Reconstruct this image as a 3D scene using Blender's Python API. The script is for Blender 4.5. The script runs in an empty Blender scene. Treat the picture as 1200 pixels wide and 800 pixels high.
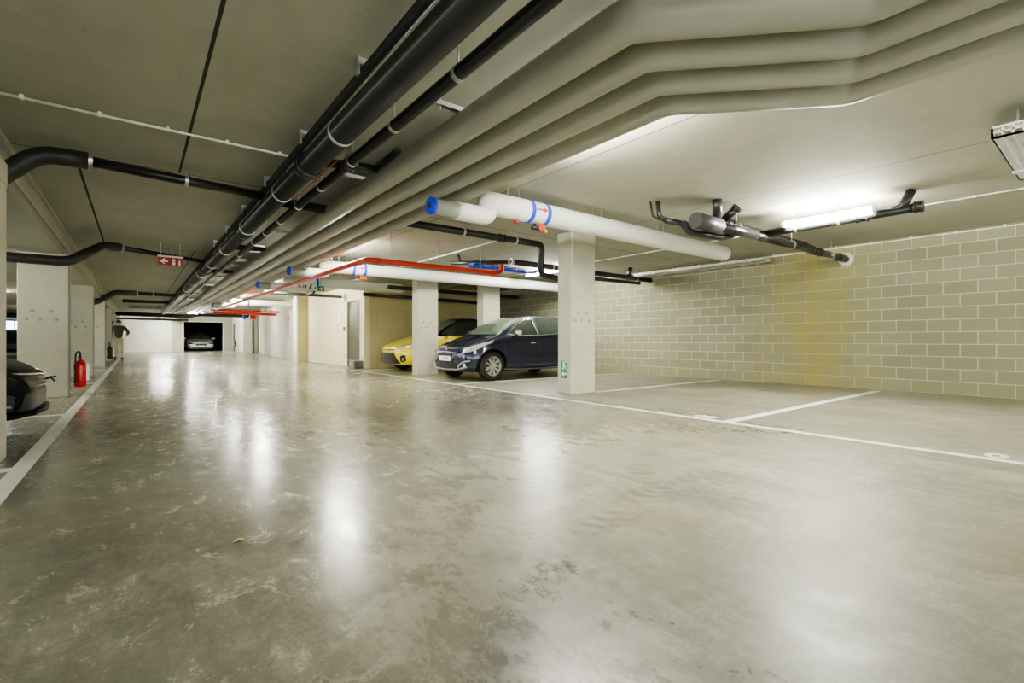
import bpy, bmesh, math, random
from mathutils import Vector, Matrix
from mathutils.bvhtree import BVHTree
random.seed(7)
SC = bpy.context.scene
COL = SC.collection
PI = math.pi
CEIL = 2.6      # main slab
LOW = 2.17      # lowered slab over the left bays

# ------------------------------------------------------------------ materials
class NT:
    def __init__(s, name):
        s.m = bpy.data.materials.new(name); s.m.use_nodes = True
        s.t = s.m.node_tree; s.b = s.t.nodes['Principled BSDF']
    def n(s, typ, **kw):
        nd = s.t.nodes.new(typ)
        for k, v in kw.items(): setattr(nd, k, v)
        return nd
    def link(s, a, b): s.t.links.new(a, b)
    def put(s, sock, v):
        if isinstance(v, (int, float)): sock.default_value = v
        elif isinstance(v, (tuple, list)):
            sock.default_value = (*v, 1) if len(v) == 3 and sock.type == 'RGBA' else v
        else: s.link(v, sock)
    def math(s, op, a, b=0.0, c=None, clamp=False):
        nd = s.n('ShaderNodeMath', operation=op); nd.use_clamp = clamp
        s.put(nd.inputs[0], a); s.put(nd.inputs[1], b)
        if c is not None: s.put(nd.inputs[2], c)
        return nd.outputs[0]
    def mix(s, f, a, b, mode='MIX'):
        nd = s.n('ShaderNodeMix', data_type='RGBA', blend_type=mode)
        s.put(nd.inputs[0], f); s.put(nd.inputs[6], a); s.put(nd.inputs[7], b)
        return nd.outputs[2]
    def obj(s):
        return s.n('ShaderNodeTexCoord').outputs['Object']
    def map(s, vec, scale=(1, 1, 1), rot=(0, 0, 0), loc=(0, 0, 0)):
        nd = s.n('ShaderNodeMapping'); s.link(vec, nd.inputs[0])
        nd.inputs['Scale'].default_value = scale; nd.inputs['Rotation'].default_value = rot
        nd.inputs['Location'].default_value = loc
        return nd.outputs[0]
    def noise(s, vec, scale, detail=4, rough=.55, dist=0):
        nd = s.n('ShaderNodeTexNoise'); s.link(vec, nd.inputs['Vector'])
        nd.inputs['Scale'].default_value = scale; nd.inputs['Detail'].default_value = detail
        nd.inputs['Roughness'].default_value = rough; nd.inputs['Distortion'].default_value = dist
        return nd.outputs['Fac']
    def ramp(s, f, stops):
        nd = s.n('ShaderNodeValToRGB'); s.put(nd.inputs[0], f)
        e = nd.color_ramp.elements
        while len(e) < len(stops): e.new(.5)
        for i, (p, c) in enumerate(stops):
            e[i].position = p; e[i].color = (*c, 1) if len(c) == 3 else c
        return nd.outputs[0]
    def sep(s, vec):
        nd = s.n('ShaderNodeSeparateXYZ'); s.link(vec, nd.inputs[0]); return nd.outputs
    def bump(s, h, strength=.2, dist=.01):
        nd = s.n('ShaderNodeBump'); s.link(h, nd.inputs['Height'])
        nd.inputs['Strength'].default_value = strength; nd.inputs['Distance'].default_value = dist
        s.link(nd.outputs[0], s.b.inputs['Normal'])
    def fin(s, col=None, rough=None, metal=None, **kw):
        if col is not None: s.put(s.b.inputs['Base Color'], col)
        if rough is not None: s.put(s.b.inputs['Roughness'], rough)
        if metal is not None: s.put(s.b.inputs['Metallic'], metal)
        for k, v in kw.items(): s.put(s.b.inputs[k.replace('_', ' ')], v)
        return s.m

def plain(name, col, rough=.5, metal=0, var=.12, scale=6, **kw):
    m = NT(name); o = m.obj()
    f = m.noise(o, scale, 3)
    a = tuple(max(0, c * (1 - var)) for c in col); b = tuple(min(1, c * (1 + var)) for c in col)
    c = m.mix(m.math('MULTIPLY_ADD', f, 2.0, -.5, clamp=True), a, b)
    return m.fin(c, rough, metal, **kw)

def concrete(name, lo, hi, rough=.75, scale=1.0, holes=False, joints=None):
    m = NT(name); o = m.obj()
    a = m.noise(o, .7 * scale, 6, .6, .4); b = m.noise(o, 5 * scale, 5, .65)
    f = m.math('ADD', m.math('MULTIPLY', a, .65), m.math('MULTIPLY', b, .35))
    f = m.math('MULTIPLY_ADD', f, 2.4, -.7, clamp=True)
    c = m.mix(f, lo, hi)
    sp = m.noise(o, 28, 2, .5)
    c = m.mix(m.math('MULTIPLY', m.math('GREATER_THAN', sp, .69), .35), c, tuple(x * .55 for x in lo))
    if joints:
        c = joints(m, o, c)
    m.bump(b, .12, .02)
    return m.fin(c, rough)

def ceil_joints(m, o, c):
    x, y, z = m.sep(o)
    def line(coord, at, w, lo=None, hi=None, other=None):
        f = m.math('LESS_THAN', m.math('ABSOLUTE', m.math('SUBTRACT', coord, at)), w)
        if lo is not None:
            f = m.math('MULTIPLY', f, m.math('GREATER_THAN', other, lo))
            f = m.math('MULTIPLY', f, m.math('LESS_THAN', other, hi))
        return f
    fs = [line(x, .35, .011, -9, 6.05, y), line(x, -.455, .012, 6.05, 11.3, y), line(x, 5.85, .006),
          line(x, .9, .009, 11.3, 60, y), line(x, 3.4, .006),
          line(y, 6.05, .008), line(y, 11.3, .01), line(y, 16.6, .01), line(y, 22, .01), line(y, 28, .01), line(y, 35, .01),
          line(x, -3.1, .008)]
    f = fs[0]
    for g in fs[1:]: f = m.math('MAXIMUM', f, g)
    # panels differ slightly in tone
    wn = m.n('ShaderNodeTexNoise'); m.link(m.map(o, (.9, .18, 1)), wn.inputs['Vector']); wn.inputs['Scale'].default_value = 1.4
    wn.inputs['Detail'].default_value = 6
    c = m.mix(m.math('MULTIPLY', wn.outputs['Fac'], .30), c, (.22, .215, .16))
    mark = m.math('GREATER_THAN', m.noise(m.map(o, (3.5, .9, 1), (0, 0, .6)), 2.0, 8, .7), .71)
    c = m.mix(m.math('MULTIPLY', mark, .22), c, (.16, .15, .11))
    return m.mix(f, c, (.035, .033, .025))

def blocks(name, axis, bw, bh, col1, col2, mortar, mw=.008, stain=False, rough=.85):
    m = NT(name); o = m.obj(); x, y, z = m.sep(o)
    cb = m.n('ShaderNodeCombineXYZ'); m.link(y if axis == 'Y' else x, cb.inputs[0]); m.link(z, cb.inputs[1])
    br = m.n('ShaderNodeTexBrick'); m.link(cb.outputs[0], br.inputs['Vector'])
    br.offset = .5; br.squash = 1
    for k, v in (('Color1', (*col1, 1)), ('Color2', (*col2, 1)), ('Mortar', (*mortar, 1)), ('Scale', 1), ('Mortar Size', mw),
                 ('Mortar Smooth', .25), ('Bias', 0), ('Brick Width', bw), ('Row Height', bh)):
        br.inputs[k].default_value = v
    c = br.outputs['Color']
    n1 = m.noise(o, 1.1, 5, .6); n2 = m.noise(o, 22, 3)
    c = m.mix(m.math('MULTIPLY', n1, .30), c, tuple(v * .6 for v in col1))
    c = m.mix(m.math('MULTIPLY', n2, .25), c, tuple(min(1, v * 1.25) for v in col2))
    if stain:   # yellowish lime bloom running down one stretch of the wall
        d = m.math('ABSOLUTE', m.math('SUBTRACT', y, 3.75))
        f = m.math('SUBTRACT', 1.0, m.math('DIVIDE', d, 1.35), clamp=True)
        f = m.math('MULTIPLY', f, m.math('MULTIPLY_ADD', m.noise(m.map(o, (1, 1, .35)), 2.1, 5, .65), 3.0, -.95, clamp=True))
        c = m.mix(m.math('MULTIPLY', f, .85), c, (.40, .345, .075))
        low = m.math('SUBTRACT', 1.0, m.math('DIVIDE', z, .45), clamp=True)
        c = m.mix(m.math('MULTIPLY', m.math('MULTIPLY', low, n1), .55), c, (.30, .25, .10))
    m.bump(m.math('SUBTRACT', 1.0, br.outputs['Fac']), .35, .006)
    return m.fin(c, rough)

def floor_material():
    m = NT('polished_concrete'); o = m.obj(); x, y, z = m.sep(o)
    big = m.noise(o, .32, 6, .62, .6)
    st = m.noise(m.map(o, (1, .32, 1), (0, 0, math.radians(-38))), 2.2, 8, .68, 1.1)
    st2 = m.noise(m.map(o, (.7, 1.5, 1), (0, 0, math.radians(24))), 1.5, 8, .7, 1.4)
    fine = m.noise(o, 26, 6, .75)
    f = m.math('ADD', m.math('MULTIPLY', big, .40), m.math('MULTIPLY', st, .40))
    f = m.math('ADD', f, m.math('MULTIPLY', st2, .32))
    grit = m.noise(o, 85, 4, .8); mott = m.noise(m.map(o, (1, .55, 1), (0, 0, -.5)), 7, 8, .82, .5)
    f = m.math('ADD', f, m.math('MULTIPLY', m.math('SUBTRACT', m.math('ADD', fine, m.math('ADD', grit, m.math('MULTIPLY', mott, 1.6))), 1.35), .26))
    f = m.math('MULTIPLY_ADD', f, 3.3, -1.50, clamp=True)
    c = m.ramp(f, [(0, (.10, .10, .082)), (.35, (.19, .187, .153)), (.7, (.32, .315, .26)), (1, (.50, .49, .41))])
    brush = m.noise(m.map(o, (1, .22, 1), (0, 0, math.radians(-52))), 9, 9, .78, .8)
    bmask = m.math('MULTIPLY_ADD', m.noise(o, .9, 4, .6), 3.2, -1.2, clamp=True)
    c = m.mix(m.math('MULTIPLY', m.math('MULTIPLY_ADD', brush, 7, -3.45, clamp=True), m.math('MULTIPLY', bmask, .75)), c, (.075, .075, .06))
    brush2 = m.noise(m.map(o, (.25, 1, 1), (0, 0, math.radians(12))), 11, 9, .8, 1.2)
    c = m.mix(m.math('MULTIPLY', m.math('MULTIPLY_ADD', brush2, 8, -4.4, clamp=True), .5), c, (.56, .55, .48))
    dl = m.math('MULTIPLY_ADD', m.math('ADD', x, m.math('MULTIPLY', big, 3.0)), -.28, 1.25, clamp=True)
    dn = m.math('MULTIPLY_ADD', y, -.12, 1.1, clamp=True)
    c = m.mix(m.math('MULTIPLY', m.math('MULTIPLY', dl, dn), .5), c, (.115, .118, .095))     # concrete colour darkens towards the near left
    # brownish / greenish drift of the slab
    c = m.mix(m.math('MULTIPLY_ADD', m.noise(o, .55, 3), 1.6, -.65, clamp=True), c, (.30, .26, .18))
    c = m.mix(m.math('MULTIPLY_ADD', m.noise(m.map(o, loc=(9, 4, 0)), .8, 3), 1.6, -.7, clamp=True), c, (.25, .28, .235))
    # pale scuffs, crazing and specks
    cr = m.n('ShaderNodeTexVoronoi', feature='DISTANCE_TO_EDGE'); m.link(m.map(o, (1, .6, 1)), cr.inputs['Vector']); cr.inputs['Scale'].default_value = 20
    sc = m.math('MULTIPLY', m.math('LESS_THAN', m.math('ADD', cr.outputs['Distance'], m.math('MULTIPLY', grit, .06)), .07),
                m.math('MULTIPLY_ADD', m.noise(o, 2.6, 5, .7), 5, -2.6, clamp=True))
    c = m.mix(m.math('MULTIPLY', sc, .24), c, (.6, .59, .5))
    sp = m.math('GREATER_THAN', m.noise(o, 75, 1), .765)
    c = m.mix(m.math('MULTIPLY', sp, .6), c, (.62, .6, .52))
    # tyre tracks: tread pattern inside circular arcs
    def arc(cx, cy, R, w, amin, amax, tread=60, dark=.6):
        dx = m.math('SUBTRACT', x, cx); dy = m.math('SUBTRACT', y, cy)
        r = m.math('SQRT', m.math('ADD', m.math('MULTIPLY', dx, dx), m.math('MULTIPLY', dy, dy)))
        q = m.math('DIVIDE', m.math('SUBTRACT', r, R), w)
        band = m.math('SUBTRACT', 1.0, m.math('POWER', m.math('ABSOLUTE', q), 3.0), clamp=True)
        a = m.math('ARCTAN2', dy, dx)
        inn = m.math('MULTIPLY', m.math('MULTIPLY_ADD', m.math('SUBTRACT', a, amin), 3.0, 0, clamp=True),
                     m.math('MULTIPLY_ADD', m.math('SUBTRACT', amax, a), 3.0, 0, clamp=True))
        tr = m.math('SINE', m.math('ADD', m.math('MULTIPLY', a, tread * R), m.math('MULTIPLY', m.math('ABSOLUTE', q), 2.6)))
        tr = m.math('MULTIPLY_ADD', tr, .45, .55)
        g = m.math('MULTIPLY', m.math('MULTIPLY', band, inn), tr)
        g = m.math('MULTIPLY', g, m.math('MULTIPLY_ADD', m.noise(o, 4.2, 5, .7), 3.2, -1.1, clamp=True))
        return m.math('MULTIPLY', g, dark)
    for a_ in (arc(3.4, 1.2, 1.1, .11, 1.0, 3.0), arc(.2, 3.9, 2.4, .10, -1.5, -.1), arc(2.6, -1.2, 2.9, .10, 1.2, 2.9, 55, .7),
               arc(2.35, -1.0, 2.55, .05, 1.2, 2.6, 70, .55), arc(5.9, 1.6, .75, .10, -1.2, 2.2), arc(-.6, .4, 2.1, .09, .1, 1.5, 60, .5),
               arc(7.2, 7.5, 5.3, .12, 2.6, 3.14, 50, .5), arc(3.0, 5.4, 1.6, .11, -2.9, -.4, 55, .25)):
        c = m.mix(a_, c, (.055, .053, .042))
    for a_ in (arc(3.0, .5, 1.35, .09, .8, 2.6, 75, .5), arc(.6, 3.1, 1.9, .09, -1.3, .2, 70, .45), arc(1.9, -.6, 2.5, .09, 1.3, 2.4, 65, .75), arc(2.15, -.6, 2.5, .05, 1.3, 2.5, 80, .7), arc(.2, -1.2, 3.4, .10, .7, 2.0, 60, .5), arc(4.6, 3.6, 2.6, .09, 2.6, 3.14, 60, .6)):
        c = m.mix(a_, c, (.46, .45, .38))
    # old oil stain in the aisle
    for cx, cy, rr, k in ((3.35, 3.35, .42, .45), (4.05, 6.9, .5, .25), (1.6, 7.2, .9, .2)):
        dx = m.math('SUBTRACT', x, cx); dy = m.math('SUBTRACT', y, cy)
        r = m.math('SQRT', m.math('ADD', m.math('MULTIPLY', dx, dx), m.math('MULTIPLY', dy, dy)))
        r = m.math('ADD', r, m.math('MULTIPLY', m.math('SUBTRACT', st, .5), .9))
        g = m.math('SUBTRACT', 1.0, m.math('DIVIDE', r, rr), clamp=True)
        c = m.mix(m.math('MULTIPLY', g, k * 2, clamp=True), c, (.11, .095, .045))
    c = m.mix(1.0, c, (.86, .84, .79), 'MULTIPLY')
    rough = m.math('MULTIPLY_ADD', m.math('ADD', m.math('MULTIPLY', big, .8), m.math('ADD', m.math('MULTIPLY', fine, .5), m.math('MULTIPLY', m.math('SUBTRACT', mott, .5), 2.2))), .26, .05)
    dx = m.math('SUBTRACT', x, 3.0); dy = m.math('SUBTRACT', y, .6)
    wr = m.math('SQRT', m.math('ADD', m.math('MULTIPLY', dx, dx), m.math('MULTIPLY', dy, dy)))
    wr = m.math('MULTIPLY_ADD', wr, -.5, 1.45, clamp=True)      # worn, duller patch
    rough = m.math('MULTIPLY_ADD', wr, .25, rough)
    bay = m.math('MULTIPLY_ADD', m.math('SUBTRACT', x, 4.9), 2.0, 0, clamp=True)
    rough = m.math('MULTIPLY_ADD', bay, .18, rough)
    m.bump(m.math('ADD', m.math('MULTIPLY', st, .35), m.math('MULTIPLY', fine, .12)), .035, .01)
    return m.fin(c, rough, 0, IOR=1.55)

def paint_marking(name):
    m = NT(name); o = m.obj()
    f = m.math('MULTIPLY_ADD', m.noise(o, 9, 6, .7), 3.4, -1.9, clamp=True)
    c = m.mix(m.math('MULTIPLY', f, .5), (.93, .92, .85), (.45, .44, .37))
    return m.fin(c, .5)

def emit(name, col, s):
    m = NT(name)
    return m.fin((.9, .9, .85), .4, 0, Emission_Color=col, Emission_Strength=s)

M = {}
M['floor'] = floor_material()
M['ceil'] = concrete('ceiling_concrete', (.36, .36, .285), (.52, .52, .435), .8, .7, joints=ceil_joints)
M['pillar'] = concrete('pillar_concrete', (.43, .415, .325), (.62, .60, .49), .7, 1.3)
M['greywall'] = concrete('grey_wall_concrete', (.46, .46, .40), (.66, .66, .58), .7, .8)
M['tieplug'] = concrete('tie_hole_mortar', (.30, .29, .225), (.40, .385, .30), .8)
M['shadewall'] = concrete('garage_shade_concrete', (.03, .03, .028), (.05, .05, .045), .9)  # near-black colour stands in for the shade of the unlit garage
M['recess'] = concrete('recess_concrete', (.20, .19, .15), (.28, .27, .22), .8)
M['block'] = blocks('grey_block_wall', 'Y', .405, .2, (.255, .248, .165), (.32, .31, .215), (.60, .58, .44), .0085, True)
M['blockX'] = blocks('grey_block_wall_end', 'X', .405, .2, (.255, .248, .165), (.32, .31, .215), (.60, .58, .44), .0085)
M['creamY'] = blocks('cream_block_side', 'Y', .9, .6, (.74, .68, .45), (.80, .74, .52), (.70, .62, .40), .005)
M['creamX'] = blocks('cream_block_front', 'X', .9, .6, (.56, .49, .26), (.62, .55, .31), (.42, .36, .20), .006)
M['white'] = plain('white_lacquer', (.88, .88, .84), .45, var=.04, scale=2)
M['whitepipe'] = plain('white_pvc_jacket', (.80, .80, .75), .38, var=.05, scale=3)
M['greypipe'] = plain('grey_pvc_jacket', (.36, .36, .295), .42, var=.06, scale=3)
M['blackpipe'] = plain('black_pe_pipe', (.022, .023, .021), .28, var=.25, scale=5)
M['blacksleeve'] = plain('black_foam_sleeve', (.03, .031, .028), .5, var=.25, scale=8)
M['zinc'] = plain('galvanised_steel', (.62, .63, .60), .35, .85)
M['conduit'] = plain('white_conduit', (.82, .81, .74), .4)
M['blue'] = plain('blue_tape', (.02, .05, .75), .4)
M['red'] = plain('red_pipe_paint', (.58, .045, .025), .32, var=.15)
M['redx'] = plain('red_extinguisher_paint', (.72, .02, .015), .25, var=.05)
M['brass'] = plain('brass', (.75, .45, .12), .3, .9)
M['black'] = plain('black_plastic', (.018, .018, .018), .45)
M['rubber'] = plain('tyre_rubber', (.02, .02, .02), .75)
M['chrome'] = plain('chrome', (.80, .80, .80), .12, 1, var=.03)
M['rimpaint'] = plain('rim_silver', (.62, .60, .57), .3, .6)
M['paintline'] = paint_marking('white_floor_paint')
M['signred'] = plain('sign_red', (.42, .02, .015), .4, var=.05)
M['signgreen'] = plain('sign_green', (.02, .30, .12), .4, var=.05)
M['signwhite'] = plain('sign_white', (.88, .88, .82), .4, var=.03)
M['door'] = plain('olive_grey_door', (.085, .085, .055), .4, var=.06)
M['doorframe'] = plain('door_frame_paint', (.42, .41, .30), .4)
M['fringebasket'] = plain('blue_fringe_basket', (.04, .10, .85), .35, .2)  # blue is a light fringe put into the basket colour
M['window'] = emit('window_daylight', (.55, .72, 1.0), 1.6)
M['lamp'] = emit('lamp_diffuser', (1.0, .98, .89), 80)
M['lamp_far'] = emit('lamp_diffuser_far', (1.0, .98, .87), 120)
M['lamp_dim'] = emit('lamp_diffuser_dim', (1.0, .98, .88), 30)
M['leaf'] = plain('dry_leaf', (.55, .42, .10), .6)
M['grout'] = plain('mortar_collar', (.72, .71, .66), .8)
M['orange'] = plain('orange_lens', (.9, .35, .05), .2)

def car_paint(name, col, rough=.25, metal=.3):
    m = NT(name); f = m.noise(m.obj(), 240, 2)
    c = m.mix(m.math('MULTIPLY', f, .25), col, tuple(min(1, v * 1.3 + .01) for v in col))
    return m.fin(c, rough, metal, Coat_Weight=1.0, Coat_Roughness=.04)
M['navy'] = car_paint('navy_car_paint', (.010, .013, .045))
M['yellow'] = car_paint('yellow_car_paint', (.88, .72, .01), .3, 0)
M['blackpaint'] = plain('black_car_paint', (.006, .007, .007), .3, 0, Specular_IOR_Level=.1, IOR=1.3)
M['silver'] = car_paint('silver_car_paint', (.75, .76, .78), .35, .1)
M['grey_paint'] = car_paint('grey_car_paint', (.06, .065, .07))
M['glass'] = plain('tinted_car_glass', (.045, .06, .05), .05, var=.2, scale=2, Coat_Weight=.6)
M['screen'] = plain('windscreen_glass', (.16, .21, .17), .05, var=.25, scale=1.5, Coat_Weight=.8)  # paler tone stands in for reflections on the windscreen
M['lens'] = plain('headlamp_lens', (.62, .64, .62), .1, .35, var=.35, scale=14, Coat_Weight=1.0)
M['darklens'] = plain('smoked_headlamp_lens', (.07, .06, .09), .1, .3, var=.5, scale=14, Coat_Weight=1.0)
M['mesh'] = plain('grille_mesh', (.02, .02, .022), .4, .2, var=.5, scale=40)
M['satin'] = plain('satin_silver_trim', (.42, .42, .43), .3, .7)
M['skin'] = plain('skin', (.55, .34, .24), .5)
M['cloth'] = plain('grey_jacket_cloth', (.075, .08, .07), .9)
M['trouser'] = plain('light_trouser_cloth', (.55, .53, .42), .9)
M['hair'] = plain('dark_hair', (.035, .03, .02), .6)

# ------------------------------------------------------------------ mesh builder
class MB:
    def __init__(s): s.v = []; s.f = []; s.mi = []; s.sm = []
    def add(s, vs, fs, mi=0, smooth=False):
        k = len(s.v); s.v += [tuple(v) for v in vs]
        for f in fs: s.f.append(tuple(i + k for i in f)); s.mi.append(mi); s.sm.append(smooth)
        return s
    def box(s, x0, y0, z0, x1, y1, z1, mi=0, bev=0.0):
        if bev <= 0:
            vs = [(x, y, z) for z in (z0, z1) for y in (y0, y1) for x in (x0, x1)]
            return s.add(vs, [(0, 2, 3, 1), (4, 5, 7, 6), (0, 1, 5, 4), (2, 6, 7, 3), (0, 4, 6, 2), (1, 3, 7, 5)], mi)
        bm = bmesh.new(); bmesh.ops.create_cube(bm, size=1)
        for v in bm.verts:
            v.co = Vector(((x0 + x1) / 2 + v.co.x * (x1 - x0), (y0 + y1) / 2 + v.co.y * (y1 - y0), (z0 + z1) / 2 + v.co.z * (z1 - z0)))
        bmesh.ops.bevel(bm, geom=bm.edges[:], offset=bev, segments=2, affect='EDGES', profile=.6)
        bm.verts.index_update()
        s.add([v.co for v in bm.verts], [[v.index for v in f.verts] for f in bm.faces], mi); bm.free()
        return s
    def tube(s, pts, r, n=18, mi=0, caps=True, closed=False, r_list=None):
        pts = [Vector(p) for p in pts]; L = len(pts)
        T = []
        for i in range(L):
            a = pts[i - 1] if (i > 0 or closed) else pts[0]; b = pts[(i + 1) % L] if (i < L - 1 or closed) else pts[-1]
            t = (b - a); T.append(t.normalized() if t.length > 1e-9 else Vector((0, 0, 1)))
        up = Vector((0, 0, 1)) if abs(T[0].z) < .9 else Vector((1, 0, 0))
        nrm = (up - T[0] * up.dot(T[0])).normalized(); vs = []
        for i in range(L):
            nrm = (nrm - T[i] * nrm.dot(T[i])).normalized(); bi = T[i].cross(nrm)
            rr = r_list[i] if r_list else r
            # keep wall thickness at mitres
            k = 1.0
            if 0 < i < L - 1:
                c = (pts[i] - pts[i - 1]).normalized().dot(T[i]); k = 1 / max(.6, c)
            for j in range(n):
                a = 2 * PI * j / n
                vs.append(pts[i] + (nrm * math.cos(a) + bi * math.sin(a)) * rr)
        fs = []
        for i in range(L if closed else L - 1):
            for j in range(n):
                fs.append((i * n + j, i * n + (j + 1) % n, ((i + 1) % L) * n + (j + 1) % n, ((i + 1) % L) * n + j))
        s.add(vs, fs, mi, True)
        if caps and not closed:
            k = len(s.v) - L * n
            s.f.append(tuple(range(k + n - 1, k - 1, -1))); s.mi.append(mi); s.sm.append(False)
            e = k + (L - 1) * n
            s.f.append(tuple(range(e, e + n))); s.mi.append(mi); s.sm.append(False)
        return s
    def ring(s, c, axis, r, w, t=.004, n=24, mi=0):     # band round an axis
        c = Vector(c); ax = Vector(axis).normalized()
        up = Vector((0, 0, 1)) if abs(ax.z) < .9 else Vector((1, 0, 0))
        u = (up - ax * up.dot(ax)).normalized(); v = ax.cross(u); vs = []; fs = []
        for (rr, h) in ((r, -w / 2), (r + t, -w / 2), (r + t, w / 2), (r, w / 2)):
            for j in range(n):
                a = 2 * PI * j / n; vs.append(c + ax * h + (u * math.cos(a) + v * math.sin(a)) * rr)
        for k in range(4):
            for j in range(n):
                fs.append((k * n + j, k * n + (j + 1) % n, ((k + 1) % 4) * n + (j + 1) % n, ((k + 1) % 4) * n + j))
        return s.add(vs, fs, mi, False)
    def lathe(s, prof, c=(0, 0, 0), axis='z', n=32, mi=0, smooth=True):
        vs = []; fs = []
        for (r, h) in prof:
            for j in range(n):
                a = 2 * PI * j / n; x, y = r * math.cos(a), r * math.sin(a)
                p = (x, y, h) if axis == 'z' else ((x, h, y) if axis == 'y' else (h, x, y))
                vs.append((p[0] + c[0], p[1] + c[1], p[2] + c[2]))
        for k in range(len(prof) - 1):
            for j in range(n):
                fs.append((k * n + j, k * n + (j + 1) % n, (k + 1) * n + (j + 1) % n, (k + 1) * n + j))
        return s.add(vs, fs, mi, smooth)
    def prism(s, poly, plane, d0, d1, mi=0):   # poly in the plane ('xz','yz','xy'), extruded along the third axis
        def P(a, b, d): return {'xz': (a, d, b), 'yz': (d, a, b), 'xy': (a, b, d)}[plane]
        n = len(poly); vs = [P(a, b, d0) for a, b in poly] + [P(a, b, d1) for a, b in poly]
        fs = [tuple(range(n)), tuple(range(2 * n - 1, n - 1, -1))] + [(i, (i + 1) % n, n + (i + 1) % n, n + i) for i in range(n)]
        return s.add(vs, fs, mi)
    def build(s, name, mats, parent=None, world=True, label=None):
        me = bpy.data.meshes.new(name); me.from_pydata(s.v, [], s.f)
        for m in (mats if isinstance(mats, (list, tuple)) else [mats]): me.materials.append(m)
        for i, p in enumerate(me.polygons): p.material_index = s.mi[i]; p.use_smooth = s.sm[i]
        bm = bmesh.new(); bm.from_mesh(me); bmesh.ops.recalc_face_normals(bm, faces=bm.faces[:]); bm.to_mesh(me); bm.free()
        me.update()
        o = bpy.data.objects.new(name, me); COL.objects.link(o)
        if parent is not None: attach(o, parent, world)
        if label: o['label'] = label
        return o

WL = {}
def worldmat(o):
    return WL.get(o.name, Matrix.Identity(4))
def attach(o, parent, world=True):
    o.parent = parent
    if world: o.matrix_parent_inverse = worldmat(parent).inverted()
    WL[o.name] = Matrix.Identity(4)

def tag(o, label, cat, group=None, kind=None):
    o['label'] = label; o['category'] = cat
    if group: o['group'] = group
    if kind: o['kind'] = kind
    return o
def empty(name, loc, label, cat, group=None, rz=0):
    o = bpy.data.objects.new(name, None); COL.objects.link(o); o.empty_display_size = .1
    o.location = loc; o.rotation_euler = (0, 0, rz)
    WL[o.name] = Matrix.Translation(loc) @ Matrix.Rotation(rz, 4, 'Z')
    return tag(o, label, cat, group)
def struct(o, label=None):
    o['kind'] = 'structure'
    if label: o['label'] = label
    o['category'] = 'structure'
    return o
def kids(o): return [c for c in list(bpy.data.objects) if c.parent == o]
def copy_tree(o, parent=None):
    c = o.copy(); COL.objects.link(c)
    if parent is not None: c.parent = parent
    for ch in kids(o): copy_tree(ch, c)
    return c
def fillet(pts, c, steps=6):
    pts = [Vector(p) for p in pts]; out = [pts[0]]
    for i in range(1, len(pts) - 1):
        a = (pts[i - 1] - pts[i]); b = (pts[i + 1] - pts[i])
        k = min(c, a.length * .49, b.length * .49)
        p0 = pts[i] + a.normalized() * k; p2 = pts[i] + b.normalized() * k
        for t in range(steps + 1):
            u = t / steps; out.append(p0 * (1 - u) ** 2 + pts[i] * 2 * u * (1 - u) + p2 * u * u)
    out.append(pts[-1]); return out
def text_mesh(mb, body, size, mat4, depth=.0015, mi=0, bold=0.0):
    cu = bpy.data.curves.new('lettering', 'FONT'); cu.body = body; cu.size = size; cu.extrude = depth; cu.align_x = 'CENTER'; cu.align_y = 'CENTER'
    cu.offset = bold; cu.resolution_u = 3
    ob = bpy.data.objects.new('lettering', cu); COL.objects.link(ob)
    dg = bpy.context.evaluated_depsgraph_get(); me = bpy.data.meshes.new_from_object(ob.evaluated_get(dg))
    mb.add([mat4 @ v.co for v in me.vertices], [list(p.vertices) for p in me.polygons], mi)
    bpy.data.objects.remove(ob); bpy.data.curves.remove(cu); bpy.data.meshes.remove(me)

# ------------------------------------------------------------------ the setting
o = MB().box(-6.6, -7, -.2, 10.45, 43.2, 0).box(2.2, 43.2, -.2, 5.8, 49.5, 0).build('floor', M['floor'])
struct(o, 'polished grey concrete floor with tyre marks')
# main slab + lowered slab (one concrete ceiling)
struct(MB().box(-.89, -7, CEIL, 10.45, 43.2, CEIL + .25).build('ceiling', M['ceil']), 'raw concrete ceiling of large slabs with dark joints')
struct(MB().box(-6.6, -7, LOW, -.89, 43.2, CEIL + .25).build('ceiling', M['ceil']), 'lowered concrete ceiling over the left bays')
# lip strips along the downstand edge
mb = MB().box(-.885, -7, CEIL - .075, -.855, 43, CEIL - .045).box(-.885, -7, LOW + .13, -.865, 43, LOW + .17)
struct(mb.build('trim_1', M['pillar']), 'thin pale strips along the edge of the lowered ceiling')
struct(MB().box(10.25, -7, 0, 10.45, 14.2, CEIL).build('wall_right', M['block']), 'grey concrete block wall on the right')
# far wall with two garage openings
mb = MB()
for x0, x1, z0, z1 in ((-6.6, -.72, 0, CEIL), (-.72, 1.98, 2.22, CEIL), (1.98, 2.72, 0, CEIL), (2.72, 5.29, 2.22, CEIL), (5.29, 6.1, 0, CEIL)):
    mb.box(x0, 43.0, z0, x1, 43.2, z1)
struct(mb.build('wall_far', M['greywall']), 'grey end wall with two garage openings')
struct(MB().box(-6.6, -7, 0, -6.4, 43, 1.0).box(-6.6, -7, 2.1, -6.4, 43, LOW).box(-6.6, 22, 1.0, -6.4, 43, 2.1).build('wall_left', M['block']), 'block wall behind the left bays')  # the open strip is an addition that lets in fill daylight
mb = MB()
for k in range(13): mb.box(-6.55, -7 + k * 2.4, 1.0, -6.45, -6.94 + k * 2.4, 2.1)
struct(mb.build('trim_5', M['doorframe']), 'posts of the open strip added above the left wall for daylight')
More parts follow.
